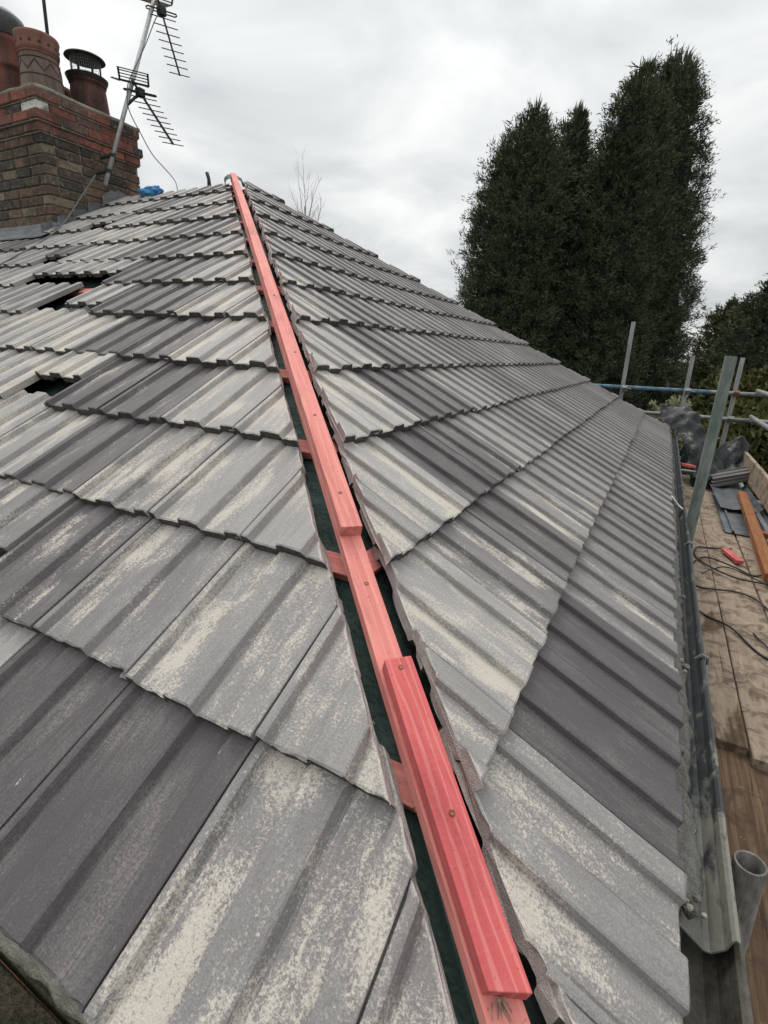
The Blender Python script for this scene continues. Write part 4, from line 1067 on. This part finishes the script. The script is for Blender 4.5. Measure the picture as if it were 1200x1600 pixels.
def conifer(name, c, z0, z1, R, prof, seed, label, leaf='conifer_leaf', dens=190, zmin=None, group='tall conifers behind the house', lean=(0, 0), cat='tree', L0=.20):
    """c: axis (x,y) at ground; lean: shift of the axis at the top"""
    rs = np.random.RandomState(seed)
    t = tag(empty(name, (c[0], c[1], z0)), label, cat, group); bpy.context.view_layer.update()
    Hh = z1-z0; zmin = zmin if zmin is not None else -3.2
    us = np.linspace(0, 1, 41); pr = np.interp(us, [p[0] for p in prof], [p[1] for p in prof])
    area = 2*math.pi*R*Hh*pr.mean(); n = int(area*dens*.16)          # boughs
    u = rs.uniform((zmin-z0)/Hh, 1, n); r0 = np.interp(u, us, pr); keep = rs.uniform(0, 1, n) < np.maximum(r0, .08)/pr.max(); u = u[keep]; n = len(u)
    th = rs.uniform(0, 2*math.pi, n); z = z0 + u*Hh; lm = lump(th, z, seed*1.7)
    rad = R*np.interp(u, us, pr)*lm*rs.uniform(.64, .95, n)
    ax = c[0] + lean[0]*u; ay = c[1] + lean[1]*u
    Pb = np.stack([ax+np.cos(th)*rad, ay+np.sin(th)*rad, z], 1)
    tilt = rs.uniform(.25, 1.5, n); th2 = th + rs.normal(0, .45, n)
    Db = np.stack([np.cos(th2), np.sin(th2), tilt], 1); Db /= np.linalg.norm(Db, axis=1)[:, None]
    Lb = L0*rs.gamma(4.0, .46, n)                                        # uneven bough lengths
    per = 15                                                             # sprigs along each bough
    f = rs.uniform(0, 1, (n, per)); side = np.cross(Db, np.array([0, 0, 1.0])); side /= np.linalg.norm(side, axis=1)[:, None]+1e-9
    wsp = (1-.75*f)*.42*Lb[:, None]
    P = Pb[:, None, :] + Db[:, None, :]*(f*Lb[:, None])[..., None] + side[:, None, :]*(rs.uniform(-1, 1, (n, per))*wsp)[..., None] + rs.normal(0, .04, (n, per, 3))
    P[..., 2] -= (.18*f*f*Lb[:, None])
    D = Db[:, None, :] + side[:, None, :]*rs.normal(0, .5, (n, per))[..., None] + rs.normal(0, .25, (n, per, 3))
    P = P.reshape(-1, 3); D = D.reshape(-1, 3); D /= np.linalg.norm(D, axis=1)[:, None]; n = len(P)
    V, F = blades(P, D, L0*.75*rs.uniform(.6, 1.2, n), .13*L0*np.ones(n), rs, 3, .8)
    # secondary leaders: small spires crowding the top
    for q_ in range(6):
        a_ = rs.uniform(0, 2*math.pi); uq = rs.uniform(.80, .965); rq = R*np.interp(uq, us, pr)*rs.uniform(.35, .8); hq = rs.uniform(1.0, 2.0); wq = rs.uniform(.28, .5)
        m4 = int(420*wq/.4); f4 = rs.uniform(0, 1, m4)**.7; t4 = rs.uniform(0, 2*math.pi, m4); r4 = wq*(1-f4)*rs.uniform(.6, 1.05, m4)
        P4 = np.stack([c[0]+lean[0]*uq+math.cos(a_)*rq+np.cos(t4)*r4, c[1]+lean[1]*uq+math.sin(a_)*rq+np.sin(t4)*r4, z0+uq*Hh-hq*.6+f4*hq], 1)
        D4 = np.stack([np.cos(t4)*.6, np.sin(t4)*.6, np.ones(m4)], 1); D4 /= np.linalg.norm(D4, axis=1)[:, None]
        V4, F4 = blades(P4, D4, L0*np.ones(m4), .16*L0*np.ones(m4), rs, 6, .9)
        F = np.concatenate([F, F4+len(V)]); V = np.concatenate([V, V4])
    # leader shoots
    n2 = 70; a = rs.uniform(0, 2*math.pi, n2); uu = rs.uniform(.9, 1.0, n2); rr = R*np.interp(uu, us, pr)*.8
    P2 = np.stack([c[0]+lean[0]*uu+np.cos(a)*rr, c[1]+lean[1]*uu+np.sin(a)*rr, z0+uu*Hh], 1); D2 = np.stack([np.cos(a)*.25, np.sin(a)*.25, np.ones(n2)], 1)
    V2, F2 = blades(P2, D2, .5*np.ones(n2), .05*np.ones(n2), rs, 4, .4)
    # long wisps breaking the outline
    n3 = int(n*.006); ii = rs.randint(0, n, n3); V3, F3 = blades(P[ii]*1.0, D[ii], (L0*2.0)*np.ones(n3), .035*np.ones(n3), rs, 3, .4)
    F = np.concatenate([F, F2+len(V), F3+len(V)+len(V2)]); V = np.concatenate([V, V2, V3])
    me = np_mesh('crown', V, F, [leaf]); o = bpy.data.objects.new('crown', me); link(o); under(o, t)
    # near-black filler shell closes the crown, inner shade painted into its colour
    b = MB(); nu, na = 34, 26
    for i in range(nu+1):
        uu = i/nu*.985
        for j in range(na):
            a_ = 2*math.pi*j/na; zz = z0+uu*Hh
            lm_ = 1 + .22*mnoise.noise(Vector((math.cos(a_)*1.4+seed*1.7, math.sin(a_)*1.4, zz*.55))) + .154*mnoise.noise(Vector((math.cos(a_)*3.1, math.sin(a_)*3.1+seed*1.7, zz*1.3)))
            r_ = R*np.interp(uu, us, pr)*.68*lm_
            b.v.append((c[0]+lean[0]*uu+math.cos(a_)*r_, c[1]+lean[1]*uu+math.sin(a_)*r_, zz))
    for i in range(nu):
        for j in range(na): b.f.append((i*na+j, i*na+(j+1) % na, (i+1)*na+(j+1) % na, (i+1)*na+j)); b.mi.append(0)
    under(b.build('dark_crown_fill', 'conifer_core', smooth=True), t)
    b = MB(); b.tube([(c[0], c[1], z0), (c[0]+lean[0]*.5, c[1]+lean[1]*.5, z0+Hh*.5), (c[0]+lean[0], c[1]+lean[1], z1-.3)], [R*.14, R*.08, .03], 10); under(b.build('trunk', 'bark', smooth=True), t)
    return t
PR1 = [(0, .8), (.15, .95), (.35, 1.0), (.55, .97), (.7, .86), (.82, .68), (.91, .47), (.965, .24), (1, .04)]
PR2 = [(0, .8), (.2, 1.0), (.5, 1.0), (.7, .92), (.84, .78), (.93, .56), (.975, .32), (1, .08)]
GZ = -5.2
def at_px(x, y, D): return CAM + (fw + rt*((x-600)/FPX) + upv*((800-y)/FPX))*D
def top_z(c, y_px):      # height at which a plumb line over c reaches this picture row
    lo, hi = -5.0, 40.0
    for _ in range(50):
        md = (lo+hi)/2; P = project((c[0], c[1], md))
        if P is not None and P[1] < y_px: hi = md
        else: lo = md
    return lo
def tree_at(px, py, D, top, R, prof, seed, label, lean=(0, 0), **kw):
    a = at_px(px, py, D); z1 = top_z((a.x+lean[0], a.y+lean[1]), top)
    return conifer('conifer_tree', (a.x, a.y), GZ, z1, R, prof, seed, label, lean=lean, **kw)
PRA = [(0, .8), (.4, 1.0), (.6, .98), (.76, .90), (.86, .70), (.92, .50), (.965, .25), (1, .03)]
PRB = [(0, .75), (.3, 1.0), (.46, 1.0), (.65, .84), (.84, .56), (.93, .36), (.98, .14), (1, .03)]
PRC = [(0, .8), (.3, 1.0), (.46, 1.0), (.7, .84), (.84, .64), (.93, .42), (.98, .16), (1, .03)]
tree_at(793, 430, 18, 178, 1.80, PRA, 3, 'dark conifer left of the clump, rising behind the roof slope', lean=(.25, .2))
tree_at(866, 430, 19.5, 180, 1.15, PRA, 5, 'narrow conifer peak squeezed between the two big dark conifers')
tree_at(940, 430, 17.5, 114, 1.72, PRC, 8, 'tall dark conifer in the middle of the clump, above the first scaffold post', lean=(.35, .1))
tree_at(1000, 400, 18.6, 92, 2.2, PRB, 12, 'tallest conifer, forming the straight right edge of the dark clump', lean=(.1, .2))
tree_at(1140, 560, 30, 486, 2.0, PR2, 15, 'rounded olive evergreen further off, right of the tall clump', leaf='conifer_leaf_olive', dens=60, group='evergreens at the right edge', L0=.4)
tree_at(1215, 520, 25, 428, 2.3, PR1, 18, 'dark evergreen cut by the right edge of the picture', dens=60, group='evergreens at the right edge', L0=.35)

def bush(name, c, rad, n, seed, leaf, label, cat='shrub', group=None, size=.11):
    rs = np.random.RandomState(seed); t = tag(empty(name, (c[0], c[1], GZ)), label, cat, group); bpy.context.view_layer.update()
    th = rs.uniform(0, 2*math.pi, n); ph = np.arccos(rs.uniform(-.7, 1, n)); d = np.stack([np.sin(ph)*np.cos(th), np.sin(ph)*np.sin(th), np.cos(ph)], 1)
    lm = np.array([1 + .28*mnoise.noise(Vector(x*2.2+seed)) + .2*mnoise.noise(Vector(x*5+seed)) for x in d])
    P = np.array(c) + d*np.array(rad)*(lm*rs.uniform(.78, 1.03, n))[:, None]
    D = d + np.array([0, 0, .4]); V, F = blades(P, D/np.linalg.norm(D, axis=1)[:, None], size*2*np.ones(n), size*np.ones(n), rs, 4, 1.2)
    o = bpy.data.objects.new('crown', np_mesh('crown', V, F, [leaf])); link(o); under(o, t)
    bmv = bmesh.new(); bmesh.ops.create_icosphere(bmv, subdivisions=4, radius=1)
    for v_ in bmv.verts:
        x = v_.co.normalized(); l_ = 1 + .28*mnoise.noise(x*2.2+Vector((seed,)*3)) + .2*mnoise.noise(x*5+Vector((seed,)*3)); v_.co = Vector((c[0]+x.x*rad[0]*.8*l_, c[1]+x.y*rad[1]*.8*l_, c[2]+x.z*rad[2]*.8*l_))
    me = bpy.data.meshes.new('dark_crown_fill'); bmv.to_mesh(me); bmv.free(); me.materials.append(M['conifer_core']); o = bpy.data.objects.new('dark_crown_fill', me); link(o); under(o, t)  # filler shell, near-black colour stands for the shade inside the bush
    b = MB()
    for i in range(5):
        p = Vector((c[0]+rs.normal(0, .15), c[1]+rs.normal(0, .15), GZ)); b.tube([p, Vector((c[0]+rs.normal(0, rad[0]*.4), c[1]+rs.normal(0, rad[1]*.4), c[2]))], [.06, .02], 6)
    under(b.build('trunk', 'bark'), t)
    return t
a = at_px(1185, 690, 11.5); bush('garden_shrub', (a.x+.35, a.y, -2.6), (1.7, 1.5, 2.6), 9000, 31, 'hedge_leaf', 'olive garden shrub just beyond the scaffold toe board')
a = at_px(1165, 600, 17); bush('garden_shrub', (a.x+.6, a.y, -2.2), (2.0, 1.6, 2.75), 9000, 37, 'hedge_leaf', 'tall brownish hedge behind the far scaffold rails')
a = at_px(1050, 625, 19); bush('garden_shrub', (a.x, a.y-4.0, -3.0), (.9, .8, 2.45), 2600, 41, 'pale_leaf', 'pale yellowish shrub glimpsed under the blue rail', size=.09)

# bare tree beyond the ridge
def bare_tree(c, z0, z1, seed, label):
    r3 = random.Random(seed); t = tag(empty('bare_tree', (c[0], c[1], z0)), label, 'tree'); bpy.context.view_layer.update()
    tr = MB(); br = MB()
    def grow(p, d, L, r, depth):
        n = 5; pts = [p]; dd = d.copy()
        for i in range(n):
            dd = (dd + Vector((r3.gauss(0, .10), r3.gauss(0, .10), r3.gauss(.06, .05)))).normalized(); pts.append(pts[-1] + dd*L/n)
        (tr if depth == 0 else br).tube(pts, [r*(1-.75*i/n) for i in range(n+1)], 6 if depth < 2 else 4, cap=False)
        if depth >= 4: return
        kids = (26, 7, 5, 3)[depth]
        for i in range(kids):
            f = r3.uniform(.28 if depth == 0 else .2, 1); ix = min(n-1, int(f*n)); q_ = pts[ix].lerp(pts[ix+1], f*n-ix)
            an = r3.uniform(0, 2*math.pi); e_ = dd.cross(Vector((math.cos(an), math.sin(an), .1))).normalized()
            nd = (dd*r3.uniform(.7, 1.2) + e_*r3.uniform(.35, .7)).normalized()
            grow(q_, nd, L*r3.uniform(.24, .40)*(1.1-f*.55), r*(1-.75*f)*.55, depth+1)
    grow(Vector((c[0], c[1], z0)), Vector((0, 0, 1)), (z1-z0)*.93, .10, 0)
    under(tr.build('trunk', 'bark_birch', smooth=True), t); under(br.build('branches', 'bark_birch'), t)
    return t
a = at_px(492, 330, 24); bare_tree((a.x, a.y), GZ, top_z((a.x, a.y), 292), 6, 'bare leafless tree poking up behind the ridge line')

# ---------------------------------------------------------------- white neighbouring house glimpsed under the rails
a = at_px(1088, 635, 34)
nb = tag(empty('neighbour_house', (a.x, a.y, GZ)), 'white rendered house glimpsed between the conifers and the scaffold rails', 'house'); bpy.context.view_layer.update()
hx, hy, hw, hd, wz = a.x, a.y, 3.4, 6, -.9
b = MB(); b.box((hx-hw, hy, GZ), (hx+hw, hy+hd, wz)); under(b.build('wall', 'render_white'), nb)
b = MB(); b.add([(hx-hw-.3, hy-.35, wz-.05), (hx+hw+.3, hy-.35, wz-.05), (hx+hw+.3, hy+hd/2, wz+1.7), (hx-hw-.3, hy+hd/2, wz+1.7), (hx-hw-.3, hy+hd+.35, wz-.05), (hx+hw+.3, hy+hd+.35, wz-.05)], [(0, 1, 2, 3), (3, 2, 5, 4), (0, 3, 4), (1, 5, 2), (0, 4, 5, 1)]); under(b.build('roof', 'roof_far'), nb)
for i, dx in enumerate((-2.2, -.5, 1.2)):
    b = MB(); b.box((hx+dx, hy-.03, wz-1.5), (hx+dx+1.1, hy+.02, wz-.35)); wn_ = under(b.build('window', 'glass_dark'), nb); bpy.context.view_layer.update()
    b = MB()
    for f in (0, .5, 1): b.box((hx+dx-.04+f*1.1, hy-.06, wz-1.54), (hx+dx+.04+f*1.1, hy-.031, wz-.31))
    b.box((hx+dx+.041, hy-.058, wz-.39), (hx+dx+1.059, hy-.032, wz-.31)); b.box((hx+dx+.041, hy-.058, wz-1.54), (hx+dx+1.059, hy-.032, wz-1.46))
    under(b.build('frame', 'render_white'), wn_)
